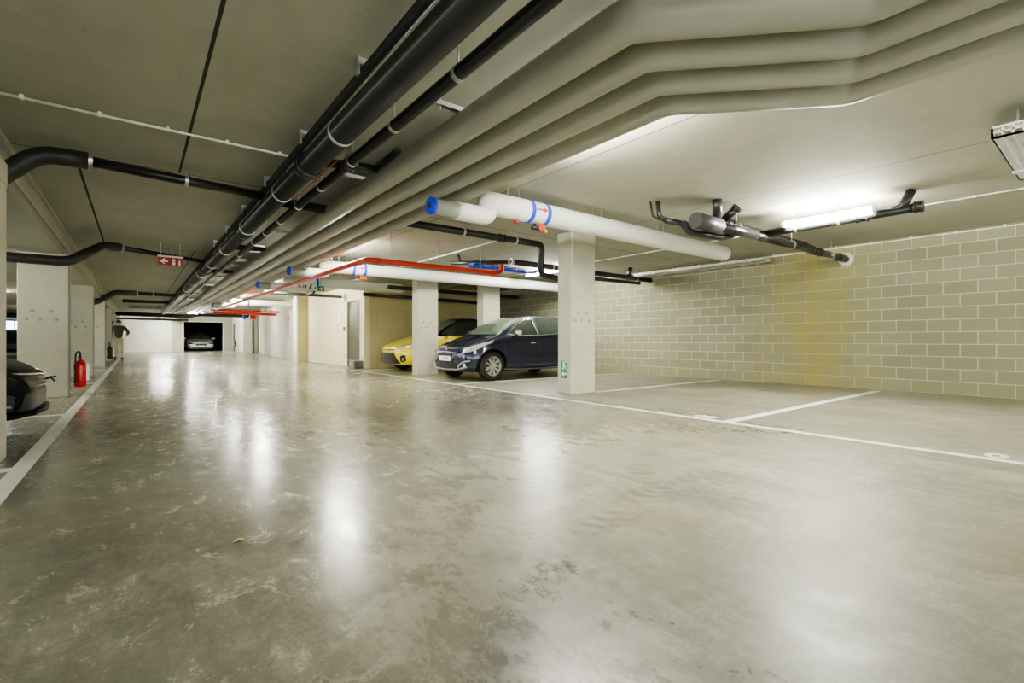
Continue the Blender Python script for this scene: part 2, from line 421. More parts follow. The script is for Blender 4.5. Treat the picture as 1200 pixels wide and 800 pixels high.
struct(MB().box(-6.6, -7.2, 0, -5.6, -7, CEIL).box(9.4, -7.2, 0, 10.45, -7, CEIL).build('wall_back', M['blockX']), 'piers of the unseen, added entrance behind the camera')  # back left open, an unseen addition for fill daylight
for nm_, loc_, rot_, sx_, sy_ in (('opening', (1.9, -6.95, 1.3), (PI / 2, 0, PI), 15, 2.6), ('strip', (-6.39, 7.5, 1.55), (PI / 2, 0, PI / 2 + PI), 29, 1.1)):  # portals for the back and side gaps added for daylight
    la = bpy.data.lights.new('portal_' + nm_, 'AREA'); la.shape = 'RECTANGLE'; la.size = sx_; la.size_y = sy_; la.cycles.is_portal = True
    lo = bpy.data.objects.new('portal_' + nm_, la); COL.objects.link(lo); lo.location = loc_; lo.rotation_euler = rot_
# service room (cream)
mb = MB().box(5.43, 14.2, 0, 5.6, 14.55, CEIL).box(5.43, 14.55, 2.14, 5.6, 15.72, CEIL).box(5.43, 15.72, 0, 5.6, 20.3, CEIL)
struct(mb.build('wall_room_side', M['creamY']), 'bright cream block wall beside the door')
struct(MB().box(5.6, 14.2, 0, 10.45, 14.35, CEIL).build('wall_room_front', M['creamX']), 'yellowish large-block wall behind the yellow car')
mb = MB().box(5.05, 20.3, 0, 5.6, 20.55, CEIL)
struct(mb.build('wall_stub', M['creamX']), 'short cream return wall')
struct(MB().box(5.0, 20.28, 0, 5.05, 20.75, CEIL).build('trim_2', M['white']), 'bright white corner strip of the return wall')
# angled grey wall
mb = MB().add([(5.1, 20.56, 0), (6.25, 34.7, 0), (6.45, 34.7, 0), (5.35, 20.56, 0), (5.1, 20.56, CEIL), (6.25, 34.7, CEIL), (6.45, 34.7, CEIL), (5.35, 20.56, CEIL)],
              [(0, 1, 5, 4), (1, 2, 6, 5), (2, 3, 7, 6), (3, 0, 4, 7), (4, 5, 6, 7), (0, 3, 2, 1)])
struct(mb.build('wall_middle', M['greywall']), 'smooth grey concrete wall with a tall red sign')
struct(MB().box(5.98, 35.6, 0, 6.7, 35.75, CEIL).build('wall_recess', M['recess']), 'dark recessed wall between two pale piers')
struct(MB().box(5.5, 35.3, 0, 5.98, 35.75, CEIL).build('wall_pier', M['greywall']), 'pale pier beside the dark recess')
mb = MB().box(5.9, 35.75, 0, 6.1, 43, CEIL)
struct(mb.build('wall_passage', M['white']), 'white painted wall near the far corner')
struct(MB().box(5.86, 41.8, 0, 5.9, 42.3, 2.1).build('door_3', M['door']), 'narrow olive door near the far corner')
struct(MB().box(6.1, 34.7, 0, 6.7, 35.6, CEIL).build('wall_recess_back', M['recess']))
# lock-up behind the far wall, its shade put into the wall colour
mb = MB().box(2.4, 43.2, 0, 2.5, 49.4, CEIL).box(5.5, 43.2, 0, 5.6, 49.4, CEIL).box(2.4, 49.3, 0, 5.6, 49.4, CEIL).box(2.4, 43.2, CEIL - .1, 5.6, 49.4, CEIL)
mb.box(-.9, 43.2, 0, 2.1, 43.25, CEIL)  # added backing keeps world light from showing under the closed door
struct(mb.build('wall_garage', M['shadewall']), 'open lock-up garage interior with shade painted dark, plus added door backing')
# garage frame & door
mb = MB().box(2.66, 42.96, 0, 2.76, 43.22, 2.3).box(5.25, 42.96, 0, 5.35, 43.22, 2.3).box(2.66, 42.96, 2.2, 5.35, 43.22, 2.3)
struct(mb.build('trim_3', M['white']), 'white frame round the open garage')
mb = MB().box(-.70, 43.05, .0, 1.96, 43.10, 2.25)
for i in range(4):
    mb.box(-.66, 43.04, .08 + i * .53, 1.92, 43.055, .08 + i * .53 + .49, bev=.006)
dr = struct(mb.build('door_1', M['white']), 'closed white up-and-over garage door')
MB().lathe([(0, -.05), (.035, -.05), (.035, 0), (.0, 0)], (.66, 43.04, .92), 'y', 16).box(.61, 42.985, .905, .71, 42.995, .935).build('door_handle', M['black'], dr)
mb = MB().box(-.76, 42.97, 0, -.70, 43.12, 2.28).box(1.96, 42.97, 0, 2.02, 43.12, 2.28).box(-.76, 42.97, 2.22, 2.02, 43.12, 2.28)
struct(mb.build('trim_4', M['white']), 'white frame round the closed garage door')
# service door on the cream wall
mb = MB().box(5.47, 14.60, .01, 5.51, 15.67, 2.09)
dr = struct(mb.build('door_2', M['door']), 'olive grey steel door in the cream wall')
MB().box(5.425, 14.55, 0, 5.52, 14.60, 2.14).box(5.425, 15.67, 0, 5.52, 15.72, 2.14).box(5.425, 14.55, 2.09, 5.52, 15.72, 2.14).build('door_frame', M['doorframe'], dr)
MB().tube([(5.47, 14.70, 1.03), (5.41, 14.70, 1.03), (5.41, 14.83, 1.03)], .011, 10).box(5.462, 14.67, .93, 5.47, 14.73, 1.1).build('door_handle', M['zinc'], dr)
# distant window at the end of the left bays
w = MB().box(-7.0 + .45, 42.93, 1.38, -5.75, 42.96, 2.06).build('window_1', M['window']); struct(w, 'bluish daylight window beyond the left bays')
mb = MB()
for x in (-6.55, -6.05, -5.75): mb.box(x, 42.90, 1.38, x + .05, 42.97, 2.06)
mb.box(-6.55, 42.90, 1.33, -5.7, 42.97, 1.40).box(-6.55, 42.90, 2.04, -5.7, 42.97, 2.12)
mb.build('window_frame', M['blacksleeve'], w)

# ------------------------------------------------------------------ pillars
def pillar(x0, y0, wx, wy, h, label, group, band=True):
    mb = MB().box(x0, y0, 0, x0 + wx, y0 + wy, h, bev=.012)
    o = tag(mb.build('concrete_pillar', M['pillar']), label, 'pillar', group)
    mb = MB()
    for (px, pz) in ((.16, 1.30), (.36, 1.30), (.42, 1.18), (.24, 1.18), (.10, 1.18)):
        if px < wx: mb.lathe([(.0, 0), (.020, 0), (.026, .003), (0.026, .004)], (x0 + px, y0 - .004, pz), 'y', 16)
    mb.build('tie_hole_plug', M['tieplug'], o)
    if band:
        MB().box(x0 - .004, y0 - .004, h - .16, x0 + wx + .004, y0 + wy + .004, h - .001).build('pillar_head', M['pillar'], o)
    return o
R1 = pillar(5.45, 5.45, .56, .30, CEIL, 'concrete pillar with green exit sign, nearest on the right', 'pillars on the right')
pillar(5.41, 10.66, .56, .30, CEIL, 'concrete pillar standing between the yellow and the navy car noses', 'pillars on the right')
pillar(7.35, 10.66, .56, .30, CEIL, 'pale concrete pillar seen behind the navy car windscreen', 'pillars on the right')
L0 = pillar(-1.32, 4.80, .56, .32, LOW, 'concrete pillar cut off by the left picture edge', 'pillars on the left')
lab = ['wide concrete pillar behind the black car, red extinguisher on its side', 'second concrete pillar back in the left row, beyond the red extinguisher',
       'third concrete pillar back on the left, dark extinguisher on its side', 'narrow-looking pillar in the left row just in front of the walking person',
       'farthest concrete pillar of the left row, hidden partly behind the person']
for i, y in enumerate((10.0, 15.35, 20.7, 26.0, 31.3)):
    p = pillar(-1.38, y, .56, .32, LOW, lab[i], 'pillars on the left')
    MB().box(-.815, y - .005, 0, -.808, y + .03, LOW).build('edge_strip', M['recess'], p)

# small black box on a pillar
tag(MB().box(-.82, 26.05, 1.52, -.76, 26.13, 1.66, bev=.01).build('junction_box', M['black']), 'small black box high on the pillar near the person', 'box')

# ------------------------------------------------------------------ painted markings
def line(x0, y0, x1, y1, label, group=None):
    return tag(MB().box(x0, y0, 0.0005, x1, y1, .003).build('painted_line', M['paintline']), label, 'floor marking', group)
line(-.665, -6.5, -.565, 42.5, 'long white line along the left side of the aisle')
line(4.86, -6.5, 4.95, 13.9, 'long white line along the right-hand bays')
line(4.95, 2.55, 9.9, 2.66, 'white bay line running to the block wall, nearest camera')
line(6.03, 5.38, 9.95, 5.49, 'white bay line ending behind the pillar with the exit sign')
line(4.95, 8.03, 9.9, 8.13, 'white bay line alongside the navy car')
line(4.95, 13.3, 9.9, 13.4, 'white bay line by the cream wall beyond the yellow car')
line(-5.6, 7.55, -.665, 7.65, 'white bay line on the left beyond the black car')
line(-5.6, 4.55, -.665, 4.66, 'white bay line on the left beside the nearest pillar')
line(-5.6, 12.7, -.665, 12.8, 'white bay line on the left between first and second pillar')
line(-5.6, 18.0, -.665, 18.1, 'white bay line on the left beyond the second pillar')
def floor_text(body, x, y, size, rot, label):
    mb = MB(); text_mesh(mb, body, size, Matrix.Translation((x, y, .003)) @ Matrix.Rotation(rot, 4, 'Z') @ Matrix.Diagonal((1.15, 1, 1, 1)), .001, 0, .008)
    return tag(mb.build('bay_number', M['paintline']), label, 'floor marking')
floor_text('0', 5.06, .6, .24, -PI / 2, 'white painted 0 beside the long line at the right edge')
floor_text('00', 5.06, 2.93, .22, -PI / 2, 'white painted bay digits beside the bay line corner')
floor_text('0', -.82, 4.35, .22, PI / 2, 'white painted digit at the left edge beside the nearest pillar')

# ------------------------------------------------------------------ fixings
def clamp(root, p, axis, r, ztop=CEIL, w=.03):
    c = MB().ring(p, axis, r, w, .006).build('pipe_clamp', M['zinc'], root)
    p = Vector(p)
    mb = MB().tube([(p.x, p.y, p.z + r), (p.x, p.y, ztop)], .006, 8)
    mb.build('threaded_rod', M['zinc'], c)
    return c
def coupling(root, p, axis, r, w=.12, mat='blackpipe'):
    a = Vector(axis).normalized(); p = Vector(p)
    mb = MB().tube([p - a * w / 2, p + a * w / 2], r + .008, 22)
    mb.ring(p - a * w / 2, axis, r, .018, .016).ring(p + a * w / 2, axis, r, .018, .016)
    return mb.build('pipe_coupling', M[mat], root)
def pipe(name, label, cat, pts, r, mat, group=None, bend=None, n=22):
    P = fillet(pts, bend if bend else r * 1.8) if len(pts) > 2 else pts
    return tag(MB().tube(P, r, n).build(name, M[mat]), label, cat, group)

# ------------------------------------------------------------------ big grey insulated pipes along the aisle
S = .27; ZB = 2.42; RB = .101
names = ['insulated grey pipe nearest the black pipes, first of four side by side', 'insulated grey pipe, second of four counted from the black pipes',
         'insulated grey pipe, third of four counted from the black pipes', 'insulated grey pipe on the outer right of the four, over the white branches']
for i in range(4):
    x = 1.88 + i * S; k = 3 - i; t = .4142
    y1 = 1.82 - k * S * t; y2 = 1.82 - .76 - k * S * t
    pts = [(x, 42.6 if i < 2 else 40.5, ZB), (x, y1, ZB), (x + .76, y2, ZB), (x + .76, -6.9, ZB)]
    o = pipe('insulated_pipe', names[i], 'pipe', pts, RB, 'greypipe', 'insulated pipes along the aisle', .06, 32)
    for yy in (4.6, 9.2, 13.8):
        MB().ring((x, yy + .3 * i, ZB), (0, 1, 0), RB - .002, .012, .003).build('jacket_seam', M['greypipe'], o)
# steel channels the pipes hang from
for j, y in enumerate((3.0, 4.9, 6.25, 8.0, 10.2, 12.4, 14.7, 17.3, 20.5, 24)):
    lbl = ('steel channel end poking out left of the grey pipes, nearest camera', 'steel channel over the grey pipes, second from the camera', 'steel channel over the grey pipes, third from the camera',
           'steel channel over the grey pipes, fourth from the camera')[j] if j < 4 else 'small steel channel far along above the grey pipes'
    mb = MB().box(1.66, y - .02, 2.528, 3.0, y + .02, 2.532).box(1.66, y - .02, 2.528, 3.0, y - .017, 2.565).box(1.66, y + .017, 2.528, 3.0, y + .02, 2.565)
    o = tag(mb.build('strut_channel', M['zinc']), lbl, 'bracket', 'steel channels above the grey pipes' if j < 4 else 'far steel channels above the grey pipes')
    for x in (1.70, 2.95): MB().tube([(x, y, 2.50), (x, y, CEIL)], .006, 8).build('threaded_rod', M['zinc'], o)

# ------------------------------------------------------------------ black pipes along the aisle
bp = pipe('drain_pipe', 'thick black drain pipe running the length of the aisle ceiling', 'pipe', [(1.17, -6.8, 2.37), (1.17, 42.4, 2.37)], .092, 'blackpipe', None, None, 32)
for y in (1.55, 3.5, 5.3, 7.25, 9.2, 11.1, 13, 15, 17, 19.2, 22, 25, 28): clamp(bp, (1.17, y, 2.37), (0, 1, 0), .092)
for y in (4.35, 7.6, 12.2, 17.6): coupling(bp, (1.17, y, 2.37), (0, 1, 0), .092, .10)
b2 = pipe('drain_pipe', 'thin black pipe hanging between the thick black one and the grey ones', 'pipe', [(1.43, -6.8, 2.37), (1.43, 34, 2.37)], .041, 'blackpipe', None, None, 22)
for k in range(16): clamp(b2, (1.43, 1.47 + k * .85 + (0 if k < 8 else (k - 8) * .5), 2.37), (0, 1, 0), .041)
coupling(b2, (1.43, 4.1, 2.37), (0, 1, 0), .041, .09)
b3 = pipe('conduit_pipe', 'slim dark grey pipe tight under the ceiling above the thick black pipe', 'pipe', [(1.12, -6.8, 2.535), (1.12, 36, 2.535)], .032, 'blacksleeve')
for y in (1.9, 2.9, 4.2, 5.6, 7.0, 8.4, 9.8): MB().box(1.07, y - .012, 2.555, 1.17, y + .012, CEIL).box(1.06, y - .02, 2.49, 1.075, y + .02, 2.6).build('saddle_clip', M['zinc'], b3)
# red thin hose along them
tag(MB().tube([(1.275, 3.9, 2.315), (1.28, 5.4, 2.315)], .005, 8).build('sprinkler_line', M['red']), 'thin red line running beside the thick black pipe', 'pipe')
# cross fittings
o = pipe('drain_branch', 'black branch pipes crossing above the thin black pipe, nearest camera', 'pipe', [(1.22, 4.52, 2.46), (1.5, 4.35, 2.46), (1.92, 4.35, 2.48)], .038, 'blackpipe')
MB().tube(fillet([(1.43, 4.0, 2.40), (1.5, 4.3, 2.46), (1.62, 4.4, 2.47)], .06), .045, 16).tube([(1.78, 4.35, 2.48), (1.82, 3.95, 2.53)], .036, 14).build('branch_fitting', M['blackpipe'], o)
for j, (y, lb) in enumerate(((12.9, 'black branch pipe crossing under the slab beyond the red arrow sign'), (9.3, 'short black branch pipe between the aisle pipes, mid distance'))):
    o = pipe('drain_branch', lb, 'pipe', [(1.2, y, 2.44), (1.95, y + .12, 2.47)], .045, 'blackpipe')
    MB().tube([(1.43, y - .3, 2.38), (1.55, y, 2.44)], .043, 14).build('branch_fitting', M['blackpipe'], o)

# ------------------------------------------------------------------ black pipes crossing from the left bays
def left_branch(pts, r1, r2, label, clampx, split):
    o = tag(MB().tube(fillet(pts[:split + 1], .13), r1, 26).build('drain_branch', M['blacksleeve']), label, 'pipe', 'black pipes dropping under the lowered ceiling')
    MB().tube(pts[split:], r2, 20).build('pipe_section', M['blackpipe'], o)
    d = (Vector(pts[-1]) - Vector(pts[split])).normalized()
    MB().ring(pts[split], d, r1, .03, .006).build('pipe_clamp', M['zinc'], o)
    for t in clampx:
        p = Vector(pts[split]).lerp(Vector(pts[-1]), t); clamp(o, p, d, r2)
    return o
left_branch([(-3.5, 5.76, 2.02), (-1.42, 5.76, 2.02), (-1.05, 5.76, 2.06), (-.66, 5.76, 2.475), (-.33, 5.76, 2.48), (1.12, 5.9, 2.46)], .075, .047,
            'black pipe bending down at the top left, nearest of those crossing the ceiling', (.5,), 4)
left_branch([(-1.62, 9.62, 2.14), (-1.5, 9.64, 2.03), (-.80, 9.68, 2.03), (-.42, 10.35, 2.42), (-.22, 10.5, 2.43), (1.10, 11.6, 2.46)], .072, .042,
            'black pipe bending down over the wide pillar, beside the red arrow sign', (.55,), 4)
left_branch([(-1.6, 19.6, 2.03), (-1.0, 19.6, 2.03), (-.55, 20.2, 2.40), (0.0, 20.5, 2.43), (1.10, 20.9, 2.45)], .09, .06,
            'black pipe bending down over the third pillar back on the left', (.4,), 3)
o = pipe('drain_branch', 'straight black pipe crossing the ceiling beyond the left pillars', 'pipe', [(-.45, 25, 2.45), (1.1, 25.3, 2.46)], .07, 'blackpipe')
o = pipe('drain_branch', 'upper of two black pipes crossing above the white garage door', 'pipe', [(-1.2, 33, 2.28), (2.3, 33, 2.2), (2.9, 33, 2.36), (5.5, 33, 2.30)], .11, 'blackpipe')
o = pipe('drain_branch', 'lower of two black pipes crossing above the white garage door', 'pipe', [(-1.0, 34, 2.05), (2.4, 34, 2.02)], .06, 'blackpipe')
o = pipe('beam_duct', 'pale duct crossing the ceiling before the white garage door', 'duct', [(-.3, 30, 2.47), (1.0, 30, 2.47)], .08, 'greypipe')
o = pipe('drain_branch', 'black pipe in the left bays seen past the nearest pillar', 'pipe', [(-6.2, 30, 1.95), (-1.5, 30, 1.95)], .10, 'blackpipe')

# ------------------------------------------------------------------ white branches
def white_branch(y, x1, label, tape=True, r=.128, full=True):
    z = 2.365
    o = empty('white_branch_pipe', (3.0, y, z), label, 'pipe', 'white branch pipes')
    MB().tube(fillet([(2.33, y, 2.215), (2.98, y, 2.215)], .05), .082, 24).build('branch_stub', M['greypipe'], o)
    MB().tube(fillet([(2.62, y, 2.215), (3.03, y, 2.215), (3.05, y, z)], .1), .095, 26).build('elbow', M['whitepipe'], o)
    mb = MB().tube([(2.315, y, 2.215), (2.355, y, 2.215)], .088, 24); mb.tube([(2.31, y, 2.215), (2.318, y, 2.215)], .03, 12, mi=1)
    mb.build('end_cap', [M['blue'], M['blacksleeve']], o)
    MB().lathe([(0, -.13), (.06, -.115), (.11, -.06), (.127, 0), (r, .02), (r, x1 - 3.04), (r * .93, x1 - 3.0), (0, x1 - 2.99)], (3.04, y, z), 'x', 32).build('pipe_section', M['whitepipe'], o)
    if tape:
        for x in (3.59, 3.83): MB().ring((x, y, z), (1, 0, 0), r, .055, .004, 32).build('blue_tape_band', M['blue'], o)
        # red flow arrow between the tapes
        yy = y - r - .002; zz = z + .01
        MB().box(3.63, yy - .004, zz - .010, 3.74, yy + .012, zz + .008).prism([(3.74, zz - .028), (3.74, zz + .026), (3.80, zz - .001)], 'xz', yy - .004, yy + .012).build('flow_arrow', M['red'], o)
        v = MB().tube([(3.70, y, z - r), (3.70, y, z - r - .06)], .02, 12).tube([(3.64, y - .02, z - r - .055), (3.78, y - .02, z - r - .055)], .022, 12)
        v.build('drain_valve', M['black'], o)
        MB().box(3.73, y - .06, z - r - .08, 3.80, y - .045, z - r - .01).build('valve_lever', M['red'], o)
        MB().tube([(3.86, y, z - r + .005), (3.86, y, z - r - .05)], .014, 12).tube([(3.86, y, z - r - .05), (3.86, y - .03, z - r - .09)], .02, 12).build('valve_outlet', M['brass'], o)
        MB().box(3.40, y - .03, z - r - .035, 3.43, y + .02, z - r - .002).build('red_tag', M['red'], o)
    for x in ([3.3, 4.7, 6.1] if x1 > 7 else [3.3]):
        if x < x1: 
            c = MB().tube([(x, y, z + r - .01), (x, y, CEIL)], .006, 8).tube([(x + .16, y, z + r - .01), (x + .16, y, CEIL)], .006, 8).build('hanger_rod', M['zinc'], o)
    return o
white_branch(4.3, 8.0, 'white branch pipe with blue tapes crossing in front of the nearest pillar')
white_branch(10.05, 10.2, 'white branch pipe crossing above both parked cars')
wb_ = white_branch(13.1, 6.1, 'shorter white branch pipe ending above the cream wall door', False)
MB().ring((3.72, 13.1, 2.365), (1, 0, 0), .128, .06, .004, 32).build('blue_tape_band', M['blue'], wb_)
wb_ = white_branch(21.8, 5.1, 'small far white branch pipe beyond the cream wall corner', False)
MB().ring((3.55, 21.8, 2.365), (1, 0, 0), .128, .07, .004, 32).build('blue_tape_band', M['blue'], wb_)

# far dark pipes ending on the cream wall
o = pipe('drain_branch', 'black pipe with elbow ending in a collar on the cream wall', 'pipe', [(3.0, 15.9, 2.3), (5.3, 15.9, 2.28)], .05, 'blackpipe')
MB().ring((5.36, 15.9, 2.28), (1, 0, 0), .05, .04, .06).build('wall_collar', M['zinc'], o)
MB().tube(fillet([(4.2, 15.9, 2.29), (4.35, 15.7, 2.33), (4.45, 15.7, 2.48)], .06), .045, 14).build('branch_fitting', M['blackpipe'], o)
o = pipe('drain_branch', 'black pipe high on the yellowish wall behind the pillars', 'pipe', [(5.2, 13.7, 2.2), (10.1, 13.7, 2.13)], .055, 'blackpipe')
coupling(o, (5.5, 13.7, 2.197), (1, 0, 0), .05, .2)
o = pipe('drain_branch', 'dark pipe under the ceiling over the yellow car', 'pipe', [(5.5, 12.6, 2.33), (10.1, 12.6, 2.30)], .06, 'blackpipe')
MB().tube(fillet([(6.6, 12.6, 2.33), (6.8, 12.3, 2.35), (6.8, 12.2, 2.55)], .06), .05, 14).build('branch_fitting', M['blackpipe'], o)

# black pipe from bundle to pillar
o = pipe('drain_branch', 'black pipe crossing to the nearest right pillar and turning down beside it', 'pipe',
         [(1.2, 5.95, 2.44), (5.28, 5.95, 2.44), (5.33, 6.05, 1.97), (5.8, 6.1, 1.93)], .052, 'blackpipe', None, .10)
for x in (3.75, 4.72): clamp(o, (x, 5.95, 2.44), (1, 0, 0), .054)
coupling(o, (4.45, 5.95, 2.44), (1, 0, 0), .05, .09)
tag(MB().tube([(5.40, 5.38, 2.595), (5.40, 5.38, 2.30), (5.43, 5.40, 1.9)], .008, 8).build('cable', M['conduit']), 'thin white cable dropping beside the nearest right pillar', 'cable')

# ------------------------------------------------------------------ red fire main
rp = pipe('fire_main_pipe', 'long red fire pipe sloping across below the white branch pipes', 'pipe', [(2.62, 23.4, 2.13), (2.85, 7.35, 2.13), (5.35, 7.35, 2.13), (5.5, 7.36, 2.17), (5.5, 7.36, 2.32)], .043, 'red', None, .09)
for p in ((3.25, 7.35, 2.13), (4.1, 7.35, 2.13), (5.0, 7.35, 2.13)): clamp(rp, p, (1, 0, 0), .036)
for y in (9, 11.5, 14, 17, 20): clamp(rp, (2.85 - .23 * (y - 7.35) / 16.05, y, 2.13), (0, 1, 0), .036)
coupling(rp, (3.05, 7.35, 2.13), (1, 0, 0), .038, .06, 'red'); coupling(rp, (2.85, 7.62, 2.13), (0, 1, 0), .038, .06, 'red'); coupling(rp, (5.28, 7.35, 2.13), (1, 0, 0), .038, .05, 'red')
o = pipe('fire_main_pipe', 'lower red fire pipe far back ending before the grey wall', 'pipe', [(2.55, 23.6, 2.02), (4.9, 23.2, 1.98)], .055, 'red')
o = pipe('fire_main_pipe', 'upper red fire pipe far back behind the branch pipes', 'pipe', [(2.7, 26, 2.26), (5.6, 25.5, 2.22)], .05, 'red')
mb = MB()
for k, (a_, h_) in enumerate(((0, .16), (.07, .16), (.14, .05), (.22, .16), (.29, .12), (.36, .16), (.46, .06), (.55, .14))):
    mb.box(4.25 + a_, 23.08, 2.06, 4.29 + a_, 23.09, 2.06 + h_)
mb.box(4.39, 23.08, 2.06, 4.45, 23.09, 2.085).box(4.47, 23.08, 2.2, 4.58, 23.09, 2.22)
tag(mb.build('pipe_lettering', M['signwhite']), 'pale lettering strip on the far red pipes', 'sign')
o = pipe('drain_pipe', 'red valve drum hanging under the far red pipe', 'valve', [(4.05, 24.6, 1.9), (4.3, 24.6, 1.88)], .09, 'red')
MB().ring((3.85, 24.6, 1.9), (1, 0, 0), .08, .1, .03).build('blue_collar', M['blue'], o)

# ------------------------------------------------------------------ right hand black pipe cluster
o = pipe('drain_branch', 'black pipe with thick sleeved end running into the block wall', 'pipe', [(5.75, 3.16, 2.30), (10.22, 3.16, 2.34)], .056, 'blackpipe', 'black pipes before the block wall')
MB().tube([(5.24, 3.16, 2.295), (5.78, 3.16, 2.30)], .092, 26).ring((5.5, 3.16, 2.297), (1, 0, 0), .092, .012, .003).build('pipe_sleeve', M['blacksleeve'], o)
MB().tube([(5.78, 3.16, 2.30), (6.75, 3.16, 2.31)], .066, 24).build('pipe_section', M['blackpipe'], o)
MB().ring((10.235, 3.16, 2.34), (1, 0, 0), .05, .03, .07).build('wall_collar', M['grout'], o)
clamp(o, (7.9, 3.16, 2.325), (1, 0, 0), .058); clamp(o, (9.5, 3.16, 2.335), (1, 0, 0), .058); coupling(o, (8.85, 3.16, 2.33), (1, 0, 0), .056, .3)
coupling(o, (9.95, 3.16, 2.34), (1, 0, 0), .056, .25)
o = pipe('drain_branch', 'upper black pipe with upright elbow beside the sleeved pipe', 'pipe', [(5.66, 3.12, 2.6), (5.66, 3.12, 2.50), (5.90, 3.26, 2.36), (6.1, 3.3, 2.42), (8.6, 3.3, 2.44), (8.9, 3.2, 2.36)], .058, 'blackpipe', 'black pipes before the block wall', .07)
coupling(o, (6.25, 3.3, 2.42), (1, 0, 0), .058, .14)
MB().tube([(6.02, 3.24, 2.42), (6.02, 3.06, 2.54)], .052, 18).ring((6.02, 3.06, 2.54), (0, -.8, .55), .04, .04, .022).build('inspection_cap', M['blackpipe'], o)
clamp(o, (6.5, 3.3, 2.42), (1, 0, 0), .058)
o = pipe('drain_branch', 'black underslung pipe bowed below the sleeved pipe', 'pipe', [(5.30, 3.36, 2.30), (5.45, 3.36, 2.21), (5.8, 3.33, 2.22), (6.1, 3.30, 2.22), (6.3, 3.26, 2.28)], .045, 'blackpipe', 'black pipes before the block wall', .08)
o = pipe('drain_branch', 'thin black pipe with two upright stubs left of the sleeved pipe', 'pipe', [(5.15, 3.62, 2.6), (5.15, 3.6, 2.42), (5.22, 3.58, 2.37), (5.75, 3.42, 2.34)], .028, 'blackpipe', 'black pipes before the block wall', .05)
MB().tube([(5.08, 3.68, 2.6), (5.10, 3.66, 2.42), (5.18, 3.6, 2.37)], .014, 10).tube([(5.25, 3.575, 2.37), (5.6, 3.47, 2.35)], .036, 16).build('pipe_section', M['blackpipe'], o)
o = pipe('drain_branch', 'black pipe with upright elbow running beside the bright lamp', 'pipe', [(7.03, 1.42, 2.385), (7.03, 3.3, 2.37)], .052, 'blackpipe', 'black pipes before the block wall')
MB().tube(fillet([(7.03, 1.75, 2.385), (7.03, 1.62, 2.40), (7.03, 1.52, 2.60)], .10), .05, 20).build('elbow', M['blackpipe'], o)
coupling(o, (7.03, 2.0, 2.38), (0, 1, 0), .052, .10); coupling(o, (7.03, 1.46, 2.385), (0, 1, 0), .052, .06)
clamp(o, (7.03, 2.25, 2.38), (0, 1, 0), .052); clamp(o, (7.03, 2.75, 2.38), (0, 1, 0), .052)
# second cluster
o = pipe('drain_branch', 'black pipe with end cap running to the block wall behind the pillar', 'pipe', [(5.95, 7.62, 2.44), (10.22, 7.4, 2.36)], .058, 'blackpipe', 'black pipes behind the nearest pillar')
MB().ring((5.95, 7.62, 2.44), (1, 0, 0), .04, .05, .034).build('end_cap', M['zinc'], o)
clamp(o, (7.0, 7.56, 2.42), (1, 0, 0), .058); clamp(o, (9.7, 7.43, 2.37), (1, 0, 0), .058)
MB().tube(fillet([(9.5, 7.4, 2.4), (9.3, 7.35, 2.42), (9.3, 7.3, 2.6)], .06), .05, 16).tube([(8.2, 7.7, 2.30), (9.9, 7.5, 2.28)], .045, 16).build('branch_fitting', M['blackpipe'], o)
o = pipe('drain_branch', 'short black pipe with upright stub over the navy car', 'pipe', [(4.98, 8.36, 2.41), (5.9, 7.68, 2.43)], .042, 'blackpipe', 'black pipes behind the nearest pillar')
MB().tube(fillet([(5.25, 8.16, 2.41), (5.12, 8.26, 2.44), (5.1, 8.28, 2.58)], .06), .028, 14).build('branch_fitting', M['blackpipe'], o)
coupling(o, (5.4, 8.05, 2.42), (.92, -.68, .02), .042, .12)

# ------------------------------------------------------------------ conduits
def conduit(pts, label, step):
    o = tag(MB().tube(pts, .0105, 10).build('cable_conduit', M['conduit']), label, 'conduit', 'white ceiling conduits')
    a, b = Vector(pts[0]), Vector(pts[-1]); L = (b - a).length; d = (b - a).normalized(); n = int(L / step)
    for i in range(n):
        p = a + d * (i + .5) * step; mb = MB()
        if abs(d.x) > .5: mb.box(p.x - .012, p.y - .017, p.z - .012, p.x + .012, p.y + .017, CEIL)
        else: mb.box(p.x - .017, p.y - .012, p.z - .012, p.x + .017, p.y + .012, CEIL)
        mb.build('conduit_clip', M['conduit'], o)
    return o
conduit([(-.85, 4.81, 2.58), (1.78, 4.81, 2.58)], 'white conduit crossing the ceiling at top left to the black pipes', .42)
conduit([(7.9, -3, 2.583), (7.9, 13.8, 2.583)], 'white conduit along the ceiling on the lamp row', .75)
conduit([(10.225, -3, 2.565), (10.225, 14.0, 2.565)], 'white conduit along the top of the block wall', .55)
conduit([(4.92, 6.2, 2.585), (4.92, 13.8, 2.585)], 'thin pale conduit on the ceiling above the navy car nose', .9)
for (x, y, z, lb) in ((1.72, 4.58, 2.55, 'white lamp end peeking out beside the grey pipes, nearest one'), (1.72, 9.6, 2.53, 'white lamp end beside the grey pipes, middle one'), (1.72, 11.4, 2.53, 'white lamp end beside the grey pipes, farthest one')):
    tag(MB().box(x - .09, y - .05, z - .02, x + .10, y + .09, z + .03, bev=.008).build('lamp_end_box', M['white']), lb, 'box')
